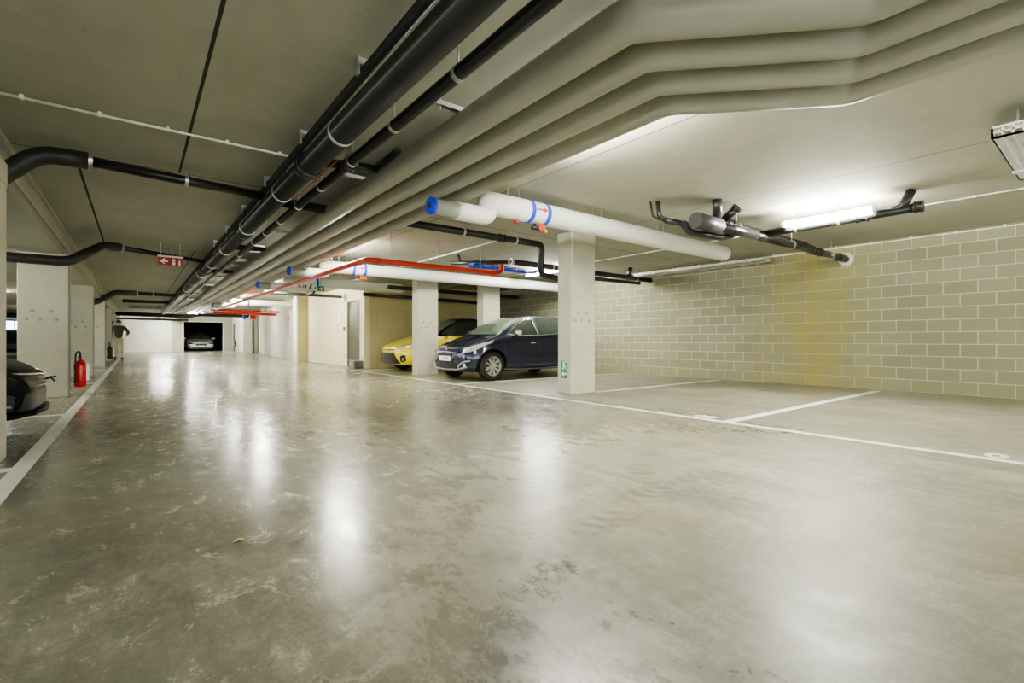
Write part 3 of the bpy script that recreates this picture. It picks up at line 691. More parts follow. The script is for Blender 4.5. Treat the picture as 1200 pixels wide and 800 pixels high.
# tray and grate
def wire_tray(name, label, x0, y0, x1, y1, z, h, mat, dx, dy, thick=.004, band=None):
    mb = MB()
    nx = max(1, int(round((x1 - x0) / dx))); ny = max(1, int(round((y1 - y0) / dy)))
    for i in range(nx + 1):
        x = x0 + (x1 - x0) * i / nx; mb.box(x - thick, y0, z, x + thick, y1, z + thick * 2)
        for yy in (y0, y1): mb.box(x - thick, yy - thick, z, x + thick, yy + thick, z + h)
    for j in range(ny + 1):
        y = y0 + (y1 - y0) * j / ny; mb.box(x0, y - thick, z + .001, x1, y + thick, z + thick * 2 + .001)
        for xx in (x0, x1): mb.box(xx - thick, y - thick, z, xx + thick, y + thick, z + h)
    for zz in (z, z + h * .5, z + h):
        mb.box(x0, y0 - thick, zz, x1, y0 + thick, zz + thick * 2).box(x0, y1 - thick, zz, x1, y1 + thick, zz + thick * 2)
        mb.box(x0 - thick, y0, zz, x0 + thick, y1, zz + thick * 2).box(x1 - thick, y0, zz, x1 + thick, y1, zz + thick * 2)
    return tag(mb.build(name, M[mat]), label, 'cable tray')
o = wire_tray('cable_tray', 'long pale perforated cable tray at the top of the block wall', 9.84, 4.45, 10.12, 8.6, 2.44, .055, 'conduit', .045, .08, .006)
for y in (4.7, 6.6): MB().tube([(9.98, y, 2.44), (9.98, y, CEIL)], .006, 8).box(9.80, y - .02, 2.425, 10.18, y + .02, 2.44).build('hanger', M['zinc'], o)
o = wire_tray('cable_tray', 'wire basket tray with painted blue light fringe under the ceiling over the navy car', 5.25, 7.93, 6.9, 8.12, 2.32, .06, 'fringebasket', .06, .045, .006)
for x in (5.6, 6.4): MB().tube([(x, 8.02, 2.32), (x, 8.02, CEIL)], .005, 8).build('hanger', M['zinc'], o)
o = wire_tray('lamp_guard', 'white grated lamp guard at the upper right edge', 5.05, -.75, 6.55, .62, 2.37, .075, 'white', .055, .055, .007)
MB().box(5.06, -.74, 2.43, 6.54, .61, 2.44).build('guard_plate', M['greywall'], o)
MB().box(6.15, -.76, 2.355, 6.22, .63, 2.37).box(5.05, .61, 2.37, 6.56, .625, 2.455, bev=.003).build('cross_band', M['white'], o)
for x, y in ((5.2, -.6), (6.4, -.6), (5.2, .5), (6.4, .5)): MB().tube([(x, y, 2.44), (x, y, CEIL)], .007, 8).build('hanger', M['zinc'], o)

# ------------------------------------------------------------------ lamps
def lamp(x, y, z, ln, label, group, mat='lamp', along='y', rz=0):
    o = empty('fluorescent_lamp', (x, y, z), label, 'lamp', group)
    if along == 'y':
        MB().box(x - .02, y - ln / 2, z + .02, x + .02, y + ln / 2, z + .045, bev=.006).build('lamp_housing', M['white'], o)
        MB().tube([(x, y - ln / 2 + .03, z), (x, y + ln / 2 - .03, z)], .034, 16).build('diffuser', M[mat], o)
        for s in (-1, 1): MB().box(x - .042, y + s * (ln / 2 - .015) - .018, z - .036, x + .042, y + s * (ln / 2 - .015) + .018, z + .045, bev=.006).build('end_cap', M['white'], o)
    else:
        MB().box(x - ln / 2, y - .02, z + .02, x + ln / 2, y + .02, z + .045, bev=.006).build('lamp_housing', M['white'], o)
        MB().tube([(x - ln / 2 + .03, y, z), (x + ln / 2 - .03, y, z)], .034, 16).build('diffuser', M[mat], o)
        for s in (-1, 1): MB().box(x + s * (ln / 2 - .015) - .018, y - .042, z - .036, x + s * (ln / 2 - .015) + .018, y + .042, z + .045, bev=.006).build('end_cap', M['white'], o)
    return o
lamp(6.915, 2.36, 2.43, 1.05, 'bright fluorescent lamp beside the black pipes before the block wall', 'lamps over the right bays', 'lamp_far')
lamp(7.9, 8.75, 2.52, 1.5, 'bright fluorescent lamp left of the nearest pillar, over the navy car', 'lamps over the right bays')
lamp(7.9, -2.6, 2.52, 1.3, 'unseen fill lamp added over the right bays behind the camera', 'lamps over the right bays')  # unseen lamp added to fill the foreground
for y in (-2.5, 2.6, 8.8, 15.9, 21.2, 27, 33.5, 39):  # the first, behind the camera, is an unseen lamp added as fill
    lamp(2.98, y, 2.545, 1.4, 'fluorescent lamp above the grey pipes, lighting the aisle', 'lamps along the aisle', 'lamp' if y < 10 else 'lamp_far')
for y in (0.2, 9.5, 18.2, 27, 37):
    lamp(-3.0, y, 2.10, 1.3, 'fluorescent lamp over the left bays', 'lamps over the left bays', 'lamp_dim')
lamp(1.5, 41.0, 2.54, 1.2, 'added fill lamp brightening the white garage door', 'far aisle lamps', 'lamp_far', 'x')  # hidden lamp added to brighten the garage door
lamp(2.35, 30.5, 2.30, .5, 'small bright lamp far down the aisle beside the pipes', 'far aisle lamps', 'lamp_dim', 'x')

# ------------------------------------------------------------------ signs
def arrow_pts(cx, cz, s, d=-1):     # arrow pointing to -x when d=-1
    P = [(-.5, 0), (-.02, .42), (.17, .42), (-.14, .11), (.5, .11), (.5, -.11), (-.14, -.11), (.17, -.42), (-.02, -.42)]
    return [(cx + (-d) * p[0] * s * -1 * -1 if d == -1 else cx - p[0] * s, cz + p[1] * s) for p in P]
o = empty('extinguisher_sign', (.48, 10.55, 2.2), 'red hanging sign with white arrow and extinguisher symbol', 'sign')
MB().box(.30, 10.56, 2.20, .66, 10.575, 2.345).build('sign_panel', M['signred'], o)
MB().box(.29, 10.55, 2.345, .67, 10.585, 2.375).tube([(.34, 10.567, 2.375), (.34, 10.567, CEIL)], .004, 8).tube([(.62, 10.567, 2.375), (.62, 10.567, CEIL)], .004, 8).build('sign_rail', M['signwhite'], o)
mb = MB().prism(arrow_pts(.385, 2.272, .115), 'xz', 10.552, 10.56)
mb.box(.505, 10.553, 2.215, .55, 10.56, 2.27).prism([(.505, 2.28), (.55, 2.28), (.55, 2.30), (.535, 2.325), (.515, 2.325), (.503, 2.30)], 'xz', 10.553, 10.56)
mb.prism([(.595, 2.215), (.63, 2.215), (.627, 2.27), (.615, 2.325), (.603, 2.30), (.597, 2.25)], 'xz', 10.553, 10.56)
mb.build('sign_symbol', M['signwhite'], o)
o = empty('hanging_sign', (3.5, 12.75, 2.2), 'white hanging sign reading 0-33 with a down arrow', 'sign')
MB().box(3.27, 12.76, 2.17, 3.66, 12.775, 2.325).tube([(3.3, 12.767, 2.32), (3.3, 12.767, CEIL)], .004, 8).tube([(3.63, 12.767, 2.32), (3.63, 12.767, CEIL)], .004, 8).build('sign_panel', M['signwhite'], o)
mb = MB(); text_mesh(mb, '0-33', .115, Matrix.Translation((3.42, 12.757, 2.25)) @ Matrix.Rotation(PI / 2, 4, 'X'), .002, 0, .003)
mb.prism([(3.61, 2.19), (3.655, 2.24), (3.625, 2.24), (3.625, 2.30), (3.595, 2.30), (3.595, 2.24), (3.565, 2.24)], 'xz', 12.753, 12.76)
mb.build('sign_lettering', M['black'], o)
MB().box(3.63, 12.752, 2.285, 3.655, 12.76, 2.315).build('red_mark', M['signred'], o)
o = empty('exit_sign', (3.83, 12.75, 2.2), 'green and white hanging exit sign with right arrow', 'sign')
MB().box(3.78, 12.76, 2.16, 3.95, 12.775, 2.29).tube([(3.86, 12.767, 2.29), (3.86, 12.767, CEIL)], .004, 8).build('sign_panel', M['signgreen'], o)
MB().box(3.68, 12.76, 2.16, 3.77, 12.775, 2.29).prism(arrow_pts(3.87, 2.225, .10, 1), 'xz', 12.752, 12.76).build('sign_symbol', M['signwhite'], o)
MB().prism([(3.71, 2.18), (3.74, 2.2), (3.75, 2.26), (3.72, 2.27), (3.70, 2.23)], 'xz', 12.752, 12.76).build('running_figure', M['signgreen'], o)
for sn_ in ('hanging_sign', 'exit_sign'):
    ob_ = bpy.data.objects[sn_]; ob_.location.x -= .13; ob_.location.z -= .04
# exit plate on the nearest pillar (-X face)
o = empty('exit_sign', (5.44, 5.6, .4), 'small green exit sign low on the nearest right pillar', 'sign')
MB().box(5.443, 5.535, .25, 5.449, 5.665, .53).build('sign_panel', M['signgreen'], o)
Q = lambda pts: [(5.60 + (a * .1), .0 + b) for a, b in pts]
mb = MB().prism([(5.655, .32), (5.605, .36), (5.605, .335), (5.545, .335), (5.545, .305), (5.605, .305), (5.605, .28)], 'yz', 5.438, 5.443)
mb.prism([(5.56, .39), (5.575, .39), (5.575, .43), (5.595, .44), (5.62, .39), (5.635, .39), (5.615, .45), (5.61, .475), (5.63, .48), (5.63, .492), (5.595, .49), (5.56, .465), (5.56, .45), (5.585, .455), (5.575, .44), (5.56, .435)], 'yz', 5.438, 5.443)
mb.lathe([(0, -.005), (.014, -.005), (.014, 0)], (5.443, 5.605, .508), 'x', 12)
mb.box(5.438, 5.545, .505, 5.443, 5.58, .52)
mb.build('sign_symbol', M['signwhite'], o)
# signs by the service door
tag(MB().box(5.42, 16.35, 1.42, 5.43, 16.62, 1.82).build('notice_sheet', M['signwhite']), 'white notice sheet on the cream wall left of the door', 'sign')
tag(MB().box(5.41, 15.90, 1.17, 5.43, 16.05, 1.30, bev=.004).build('fire_call_point', M['redx']), 'small red square sign beside the olive door', 'sign')
tag(MB().box(5.41, 15.76, 1.10, 5.43, 15.86, 1.26, bev=.004).build('door_plate', plain('pale_blue_plate', (.35, .5, .8), .4)), 'small pale blue plate beside the olive door', 'sign')
mb = MB().box(5.16, 14.28, .012, 5.42, 14.80, .24, bev=.02)
o = tag(mb.build('storage_crate', M['recess']), 'small grey crate on the floor before the olive door', 'box')
MB().prism([(14.40, .03), (14.48, .03), (14.50, .15), (14.56, .15), (14.58, .03), (14.66, .03), (14.68, .20), (14.42, .20)], 'yz', 5.15, 5.165).box(5.15, 14.26, .22, 5.43, 14.82, .245, bev=.008).build('crate_rim', M['zinc'], o)
for (y, z) in ((15.95, .38), (15.95, .30), (14.38, .36), (14.38, .27)):
    tag(MB().box(5.405, y - .03, z - .025, 5.43, y + .03, z + .025, bev=.006).build('wall_bracket', M['zinc']), 'small metal catch on the cream wall beside the olive door', 'bracket', 'metal catches beside the olive door')
# red vertical lettering on the grey wall
dirw = Vector((6.25 - 5.1, 34.7 - 20.56, 0)).normalized(); nr = Vector((-dirw.y, dirw.x, 0))
base = Vector((5.1, 20.56, 0)) + dirw * 2.3 + nr * .006
R = Matrix(((0, -dirw.x, nr.x, base.x), (0, -dirw.y, nr.y, base.y), (1, 0, 0, 1.48), (0, 0, 0, 1)))
# letters run upward, their tops to the viewer's left
R = Matrix(((0, dirw.x, nr.x, base.x), (0, dirw.y, nr.y, base.y), (1, 0, 0, 1.5), (0, 0, 0, 1)))
def wq(a0, a1, z0, z1, mi):     # flat piece on the angled wall
    return [base + dirw * a0 + Vector((0, 0, z0 - base.z)), base + dirw * a1 + Vector((0, 0, z0 - base.z)), base + dirw * a1 + Vector((0, 0, z1 - base.z)), base + dirw * a0 + Vector((0, 0, z1 - base.z))]
mb = MB()
mb.add(wq(-.42, .42, 1.70, 1.93, 0), [(0, 1, 2, 3)]).add([*wq(-.42, .42, 1.93, 1.93, 0)[:2], base + Vector((0, 0, 2.02 - base.z))], [(0, 1, 2)])
mb.add(wq(-.30, .38, 1.55, 1.68, 0), [(0, 1, 2, 3)]).add(wq(-.2, .05, 1.42, 1.52, 0), [(0, 1, 2, 3)])
for k in range(9): mb.add(wq(-.36, .36, 1.0 + k * .058, 1.032 + k * .058, 1), [(0, 1, 2, 3)], 1)
pk_ = plain('faded_red_paint', (.62, .30, .27), .6)
tag(mb.build('wall_sign', [M['signred'], pk_]), 'tall red sign fading to pink on the smooth grey wall', 'sign')

# ------------------------------------------------------------------ fire extinguishers
def extinguisher(loc, label, body, rz):
    o = empty('fire_extinguisher', loc, label, 'extinguisher', None, rz)
    L = dict(world=False)
    MB().lathe([(0, .012), (.06, .0), (.072, .012), (.075, .03), (.075, .335), (.070, .37), (.05, .40), (.028, .415), (.022, .43), (0, .43)], (0, 0, 0), 'z', 32).build('cylinder_body', M[body], o, False)
    MB().tube([(0, 0, .425), (0, 0, .46)], .018, 14).box(-.02, -.02, .45, .05, .02, .475, bev=.004).build('valve_head', M['black'], o, False)
    MB().box(-.01, -.012, .475, .10, .012, .487, bev=.003).add([(0, -.012, .487), (0, .012, .487), (.11, .012, .525), (.11, -.012, .525)], [(0, 1, 2, 3)]).build('handle', M['black'], o, False)
    MB().tube(fillet([(-.01, 0, .455), (-.04, 0, .53), (-.01, -.02, .56), (.05, -.05, .53), (.085, -.05, .40), (.09, -.05, .16)], .06), .011, 12).build('hose', M['black'], o, False)
    MB().tube([(.09, -.05, .17), (.09, -.05, .07)], .015, 12, r_list=[.012, .02]).build('nozzle', M['black'], o, False)
    n = 16; vs = []
    for k in range(n + 1):
        a = -2.4 + 1.7 * k / n
        for z in (.12, .28): vs.append((.0765 * math.cos(a), .0765 * math.sin(a), z))
    MB().add(vs, [(2 * k, 2 * k + 2, 2 * k + 3, 2 * k + 1) for k in range(n)], 0, True).build('instruction_label', M['signwhite'], o, False)
    MB().box(-.012, .07, .10, .012, .11, .36).build('wall_bracket', M['zinc'], o, False)
    return o
extinguisher((-.70, 10.17, .13), 'red fire extinguisher with black hose on the wide left pillar', 'redx', -PI / 2)
extinguisher((-.70, 20.88, .22), 'dark fire extinguisher on the third pillar back', 'black', -PI / 2)
extinguisher((5.80, 40.9, .32), 'small far red extinguisher on the white wall near the open garage', 'redx', -PI / 2)

# floor bits
mb = MB(); P = [(0, 0), (.02, .008), (.04, .006), (.055, 0), (.04, -.008), (.02, -.009)]
mb.add([(.32 + a, 2.35 + b * 1.6 + a * .3, .004 + .008 * math.sin(a * 60)) for a, b in P], [(0, 1, 2, 3, 4, 5)])
tag(mb.build('dry_leaf', M['leaf']), 'small yellow dry leaf lying on the aisle floor', 'leaf')
tag(MB().box(.85, 16.5, .0005, 1.5, 16.6, .004).build('drain_slot', M['black']), 'narrow dark drain slot in the aisle floor', 'drain')

# ------------------------------------------------------------------ cars
def interp(K, x):
    # monotone cubic through key points
    n = len(K)
    if x <= K[0][0]: return K[0][1]
    if x >= K[-1][0]: return K[-1][1]
    for i in range(n - 1):
        if K[i][0] <= x <= K[i + 1][0]: break
    def sl(j): return (K[j + 1][1] - K[j][1]) / (K[j + 1][0] - K[j][0])
    def tan(j):
        if j == 0: return sl(0)
        if j == n - 1: return sl(n - 2)
        a, b = sl(j - 1), sl(j)
        return 0 if a * b <= 0 else 2 * a * b / (a + b)
    h = K[i + 1][0] - K[i][0]; t = (x - K[i][0]) / h
    m0, m1 = tan(i) * h, tan(i + 1) * h; p0, p1 = K[i][1], K[i + 1][1]
    return (2 * t**3 - 3 * t**2 + 1) * p0 + (t**3 - 2 * t**2 + t) * m0 + (-2 * t**3 + 3 * t**2) * p1 + (t**3 - t**2) * m1

HATCH = dict(
    L=3.97,
    zt=[(0, .60), (.03, .655), (.10, .70), (.25, .755), (.5, .84), (.8, .92), (1.02, .975), (1.12, 1.02), (1.35, 1.17), (1.6, 1.30), (1.85, 1.40), (2.15, 1.45), (2.5, 1.46), (3.0, 1.43), (3.4, 1.37), (3.58, 1.30), (3.75, 1.10), (3.88, .95), (3.95, .80), (3.97, .66)],
    zs=[(0, .54), (.1, .63), (.3, .70), (.6, .79), (.9, .86), (1.1, .905), (1.6, .945), (2.5, .98), (3.3, 1.02), (3.6, 1.0), (3.85, .85), (3.97, .60)],
    zb=[(0, .30), (.04, .22), (.15, .19), (.5, .18), (3.3, .2), (3.7, .26), (3.97, .42)],
    w=[(0, .30), (.02, .43), (.07, .575), (.18, .71), (.38, .81), (.65, .855), (.9, .868), (1.6, .868), (3.0, .87), (3.4, .855), (3.7, .81), (3.88, .72), (3.97, .52)],
    wt=[(0, .25), (.05, .42), (.15, .56), (.4, .64), (.9, .71), (1.06, .73), (1.4, .69), (1.85, .615), (2.6, .60), (3.3, .58), (3.6, .60), (3.8, .62), (3.97, .42)],
    wheels=(.80, 3.34), rw=.312)

def build_car(label, loc, rz, paint, roofpaint, prof=HATCH, sx=1, sy=1, sz=1, style='hatch', lensmat='lens', group=None, kf=1.0):
    root = empty('car', loc, label, 'car', group, rz)
    L = prof['L']
    def wp(x): return x * kf if x < 1.06 else x - 1.06 * (1 - kf)
    def iw(x): return x / kf if x < 1.06 * kf else x + 1.06 * (1 - kf)
    def P(x, y, z): return (wp(x) * sx, y * sy, z * sz)
    xs = [0, .012, .03, .055, .09, .13, .18, .24, .32]; x = .42
    while x < L - .34: xs.append(x); x += .075
    xs += [L - .3, L - .22, L - .16, L - .11, L - .07, L - .04, L - .015, L]
    rings = []
    for x in xs:
        w = interp(prof['w'], x); wt = interp(prof['wt'], x); zt = interp(prof['zt'], x); zs = interp(prof['zs'], x); zb = interp(prof['zb'], x)
        zs = min(zs, zt - .03); cab = max(0, min(1, (zt - zs - .1) / .25)); e = .035 + .045 * cab
        e = min(e, (zt - zs) * .6); wt = min(wt, w * .9)
        H = zs - zb
        K = [(0, zb), (.78 * w, zb), (.92 * w, zb + .12 * H), (.975 * w, zb + .28 * H), (1.0 * w, zb + .55 * H), (.992 * w, zb + .72 * H), (.985 * w, zb + .80 * H), (.955 * w, zs),
             (.955 * w * .5 + wt * .5 + .012 * cab, (zs + zt - e) / 2), (wt, zt - e), (.82 * wt, zt - .42 * e), (.45 * wt, zt - .1 * e), (0, zt)]
        pr = []
        for i in range(len(K) - 1):
            p0 = K[max(0, i - 1)]; p1 = K[i]; p2 = K[i + 1]; p3 = K[min(len(K) - 1, i + 2)]
            for t in (0, .25, .5, .75):
                q = []
                for a in (0, 1):
                    m1 = (p2[a] - p0[a]) * .35 if i > 0 else 0; m2 = (p3[a] - p1[a]) * .35
                    q.append((2 * t**3 - 3 * t**2 + 1) * p1[a] + (t**3 - 2 * t**2 + t) * m1 + (-2 * t**3 + 3 * t**2) * p2[a] + (t**3 - t**2) * m2)
                pr.append((max(0, q[0]), q[1]))
        pr.append(K[-1])
        full = [(-y, z) for y, z in pr] + [(y, z) for y, z in reversed(pr[1:-1])]
        rings.append([P(x, y, z) for y, z in full])
    n = len(rings[0]); vs = [v for r in rings for v in r]; fs = []; mi = []
    for i in range(len(rings) - 1):
        for j in range(n):
            fs.append((i * n + j, i * n + (j + 1) % n, (i + 1) * n + (j + 1) % n, (i + 1) * n + j))
            c = sum((Vector(vs[k]) for k in fs[-1]), Vector()) / 4
            xx = iw(c.x / sx); up = xx > 1.04 and c.z / sz > interp(prof['zs'], xx) + .015 and xx < L - .16
            mi.append(2 if up else 0)
    fs.append(tuple(range(n))); mi.append(0); fs.append(tuple(range((len(rings) - 1) * n, len(rings) * n))); mi.append(0)
    me = bpy.data.meshes.new('body_shell'); me.from_pydata(vs, [], fs)
    for m_ in (M[paint], M['black'], M[roofpaint]): me.materials.append(m_)
    for i, p in enumerate(me.polygons): p.material_index = mi[i]; p.use_smooth = i < len(mi) - 2
    bm = bmesh.new(); bm.from_mesh(me); bmesh.ops.recalc_face_normals(bm, faces=bm.faces[:])
    bvh = BVHTree.FromBMesh(bm); bm.to_mesh(me); bm.free()
    # wheel arches
    body = bpy.data.objects.new('body_shell', me); COL.objects.link(body)
    cut = MB()
    for wx in prof['wheels']:
        for s in (-1, 1):
            r = prof['rw'] + .045; yo = s * 1.2; yi = s * .62
            cut.lathe([(0, min(yo, yi)), (r / sx * sx, min(yo, yi)), (r, max(yo, yi)), (0, max(yo, yi))], (wp(wx) * sx, 0, prof['rw'] + .01), 'y', 40, 1)
    cm = bpy.data.meshes.new('cutter'); cm.from_pydata(cut.v, [], cut.f)
    for m_ in (M[paint], M['black']): cm.materials.append(m_)
    bmx = bmesh.new(); bmx.from_mesh(cm); bmesh.ops.remove_doubles(bmx, verts=bmx.verts[:], dist=1e-5); bmesh.ops.recalc_face_normals(bmx, faces=bmx.faces[:])
    for f in bmx.faces: f.material_index = 1
    bmx.to_mesh(cm); bmx.free()
    co = bpy.data.objects.new('cutter', cm); COL.objects.link(co)
    md = body.modifiers.new('arch', 'BOOLEAN'); md.object = co; md.operation = 'DIFFERENCE'; md.solver = 'EXACT'
    dg = bpy.context.evaluated_depsgraph_get(); dg.update()
    nm = bpy.data.meshes.new_from_object(body.evaluated_get(dg)); body.modifiers.clear(); body.data = nm
    nm.name = 'body_shell'
    bpy.data.objects.remove(co); bpy.data.meshes.remove(cm)
    attach(body, root, False)
    def proj(p, d, off=.006):
        d = Vector(d).normalized(); p = Vector(P(*p)); h = bvh.ray_cast(p - d * 3, d)
        if h[0] is None: 
            q = bvh.find_nearest(p); return q[0] - d * off
        return h[0] - d * off
    def patch(name, top, bot, d, mat, nu=5, nv=5, off=.006, label_=None, sgn=1, thick=0):
        T = [Vector((a, b * sgn, c)) for a, b, c in top]; B = [Vector((a, b * sgn, c)) for a, b, c in bot]; d = (d[0], d[1] * sgn, d[2])
        cols = []
        for i in range(len(T) - 1):
            for u in range(nu):
                t = u / nu; cols.append((T[i].lerp(T[i + 1], t), B[i].lerp(B[i + 1], t)))
        cols.append((T[-1], B[-1])); vv = []; ff = []
        for a, b in cols:
            for v in range(nv + 1): vv.append(proj(a.lerp(b, v / nv), d, off))
        for i in range(len(cols) - 1):
            for v in range(nv): ff.append((i * (nv + 1) + v, (i + 1) * (nv + 1) + v, (i + 1) * (nv + 1) + v + 1, i * (nv + 1) + v + 1))
        o = MB().add(vv, ff, 0, True).build(name, M[mat], root, False)
        if thick:
            sm = o.modifiers.new('s', 'SOLIDIFY'); sm.thickness = thick; sm.offset = 0
        if label_: o['label'] = label_
        return o
    def trim(name, pts, d, r, mat, sgn=1, off=.002, sub=6, n_=8):
        pts = [Vector((a, b * sgn, c)) for a, b, c in pts]; d = (d[0], d[1] * sgn, d[2]); Q_ = []
        for i in range(len(pts) - 1):
            for u in range(sub): Q_.append(proj(pts[i].lerp(pts[i + 1], u / sub), d, off))
        Q_.append(proj(pts[-1], d, off))
        return MB().tube(Q_, r, n_).build(name, M[mat], root, False)
    side = (0, 1, 0); F = (1, 0, 0)
    # --- glazing
    patch('windscreen', [(1.85, -.585, 1.36), (1.86, 0, 1.385), (1.85, .585, 1.36)], [(1.10, -.69, .985), (1.06, 0, .985), (1.10, .69, .985)], (1, 0, -.75), 'screen', 8, 8)
    patch('rear_window', [(3.47, -.5, 1.3), (3.49, 0, 1.3), (3.47, .5, 1.3)], [(3.78, -.55, 1.04), (3.8, 0, 1.04), (3.78, .55, 1.04)], (-1, 0, -.3), 'glass', 6, 4)
    for s in (1, -1):
        patch('side_window', [(1.28, -.8, 1.01), (1.45, -.8, 1.12), (1.66, -.8, 1.235), (1.88, -.8, 1.325), (2.08, -.8, 1.365)],
              [(1.28, -.8, .995), (1.45, -.8, .985), (1.66, -.8, .98), (1.88, -.8, .985), (2.08, -.8, .99)], side, 'glass', 5, 6, .006, None, s)
        patch('side_window', [(2.16, -.8, 1.37), (2.5, -.8, 1.375), (2.85, -.8, 1.34), (3.1, -.8, 1.28)],
              [(2.16, -.8, .995), (2.5, -.8, 1.01), (2.85, -.8, 1.03), (3.1, -.8, 1.06)], side, 'glass', 5, 6, .006, None, s)
        patch('pillar_trim', [(2.085, -.8, 1.367), (2.155, -.8, 1.37)], [(2.085, -.8, .99), (2.155, -.8, .995)], side, 'black', 2, 6, .007, None, s)
        tm = 'chrome' if style == 'peugeot' else 'black'
        trim('window_trim', [(1.24, -.8, .985), (1.66, -.8, .968), (2.1, -.8, .975), (2.5, -.8, .998), (2.9, -.8, 1.022), (3.14, -.8, 1.05)], side, .010, tm, s, .007)
        trim('window_trim', [(1.24, -.8, .985), (1.45, -.8, 1.125), (1.66, -.8, 1.245), (1.88, -.8, 1.338), (2.15, -.8, 1.382), (2.5, -.8, 1.387), (2.85, -.8, 1.352), (3.14, -.8, 1.28)], side, .010, tm, s, .007)
        if tm == 'chrome': trim('window_trim', [(2.11, -.8, .985), (2.07, -.8, 1.37)], side, .012, 'chrome', s, .006)
        # door seams, sill line
        trim('door_seam', [(1.22, -.9, .97), (1.13, -.9, .8), (1.13, -.9, .5), (1.2, -.9, .27), (2.1, -.9, .26), (2.12, -.9, .6), (2.12, -.9, .98)], side, .004, 'black', s, 0)
        trim('door_seam', [(2.12, -.9, .26), (2.85, -.9, .27), (3.0, -.9, .5), (3.12, -.9, .75), (3.12, -.9, 1.02)], side, .004, 'black', s, 0)
        trim('sill_trim', [(1.15, -.9, .235), (1.8, -.9, .215), (2.9, -.9, .235)], side, .012, 'satin' if style == 'peugeot' else 'black', s, 0)
        for hx in (1.93, 2.93):
            p = proj((hx, -.9 * s, .80), (0, s, 0), 0)
            yy = p.y; MB().tube(fillet([(p.x - .07, yy, p.z), (p.x - .05, yy - s * .03, p.z + .002), (p.x + .06, yy - s * .03, p.z + .004), (p.x + .08, yy, p.z + .004)], .02), .011, 10).build('door_handle', M['chrome' if style == 'peugeot' else paint], root, False)
        # mirror
        p = proj((1.46, -.9 * s, .985), (0, s, 0), 0)
        mb = MB(); c = Vector((p.x - .03, p.y - s * .14, p.z + .03)); n1 = 14; n2 = 10; vv = []; ff = []
        for a in range(n2 + 1):
            ph = PI * a / n2
            for b in range(n1):
                th = 2 * PI * b / n1; vv.append(c + Vector((-.075 * math.sin(ph) * math.cos(th) * (1 if math.cos(th) > 0 else .45), .125 * math.cos(ph), .075 * math.sin(ph) * math.sin(th))))
        for a in range(n2):
            for b in range(n1): ff.append((a * n1 + b, a * n1 + (b + 1) % n1, (a + 1) * n1 + (b + 1) % n1, (a + 1) * n1 + b))
        mr = mb.add(vv, ff, 0, True).build('wing_mirror', M['chrome' if style == 'peugeot' else ('black' if style == 'yaris' else paint)], root, False)
        MB().tube([(c.x + .01, p.y + s * .05, c.z - .05), (c.x + .005, c.y + s * .06, c.z - .045)], .022, 10).build('mirror_arm', M['black'], mr, False)
        # bonnet seam
        trim('bonnet_seam', [(.16, -.50, .7), (.5, -.66, .85), (.85, -.70, .93), (1.04, -.70, .98)], (0, 0, -1), .004, 'black', s, 0)
        # arch lip
        for wx in prof['wheels']:
            rr = prof['rw'] + .05; pts = []
            for k in range(19):
                a = math.radians(-10 + 200 * k / 18); pts.append((iw((wp(wx) * sx + rr * math.cos(a)) / sx), -.9, (prof['rw'] + .01 + rr * math.sin(a)) / sz))
            trim('arch_lip', pts, side, .006, 'black', s, 0, 2)
    # --- wheels
    rw = prof['rw']
    for wx_ in prof['wheels']:
        wx = wp(wx_)
        for s in (1, -1):
            yc = -s * (.868 * sy - .115)
            wl = MB().lathe([(.205, -.085), (.25, -.10), (rw - .02, -.095), (rw, -.07), (rw, .07), (rw - .02, .095), (.25, .10), (.205, .085), (.205, -.085)], (wx * sx, yc, rw), 'y', 44).build('wheel', M['rubber'], root, False)
            yo = yc - s * .085
            rim = MB().lathe([(.205, yc - s * -.08), (.20, yc), (.185, yo + s * .03), (.207, yo), (.215, yo - s * .004), (.222, yo + s * .01)], (wx * sx, 0, rw), 'y', 44).build('rim', M['rimpaint'], wl, False)
            MB().lathe([(0, yo + s * .06), (.2, yo + s * .06)], (wx * sx, 0, rw), 'y', 30).build('brake_disc', M['black'], wl, False)
            mb = MB(); ns = 9 if style == 'peugeot' else 5
            for k in range(ns):
                a0 = 2 * PI * k / ns
                for da in ((-.10, .10) if style == 'peugeot' else (0,)):
                    hw = .012 if style == 'peugeot' else .03
                    a1, a2 = a0 + da * .5, a0 + da * 1.25
                    def pt(r_, a_, o_, dy): 
                        return (wx * sx + r_ * math.cos(a_) - o_ * math.sin(a_), yo + dy * s, rw + r_ * math.sin(a_) + o_ * math.cos(a_))
                    vv = [pt(.04, a1, -hw, .012), pt(.04, a1, hw, .012), pt(.20, a2, hw, .006), pt(.20, a2, -hw, .006), pt(.04, a1, -hw, .04), pt(.04, a1, hw, .04), pt(.20, a2, hw, .035), pt(.20, a2, -hw, .035)]
                    mb.add(vv, [(0, 1, 2, 3), (0, 4, 5, 1), (1, 5, 6, 2), (2, 6, 7, 3), (3, 7, 4, 0)])
            mb.lathe([(0, yo - s * .002), (.045, yo + s * .002), (.055, yo + s * .03)], (wx * sx, 0, rw), 'y', 24)
            mb.build('spokes', M['rimpaint'], wl, False)
    # --- front end
    plate_z = {'peugeot': .50, 'yaris': .50}.get(style, .40)
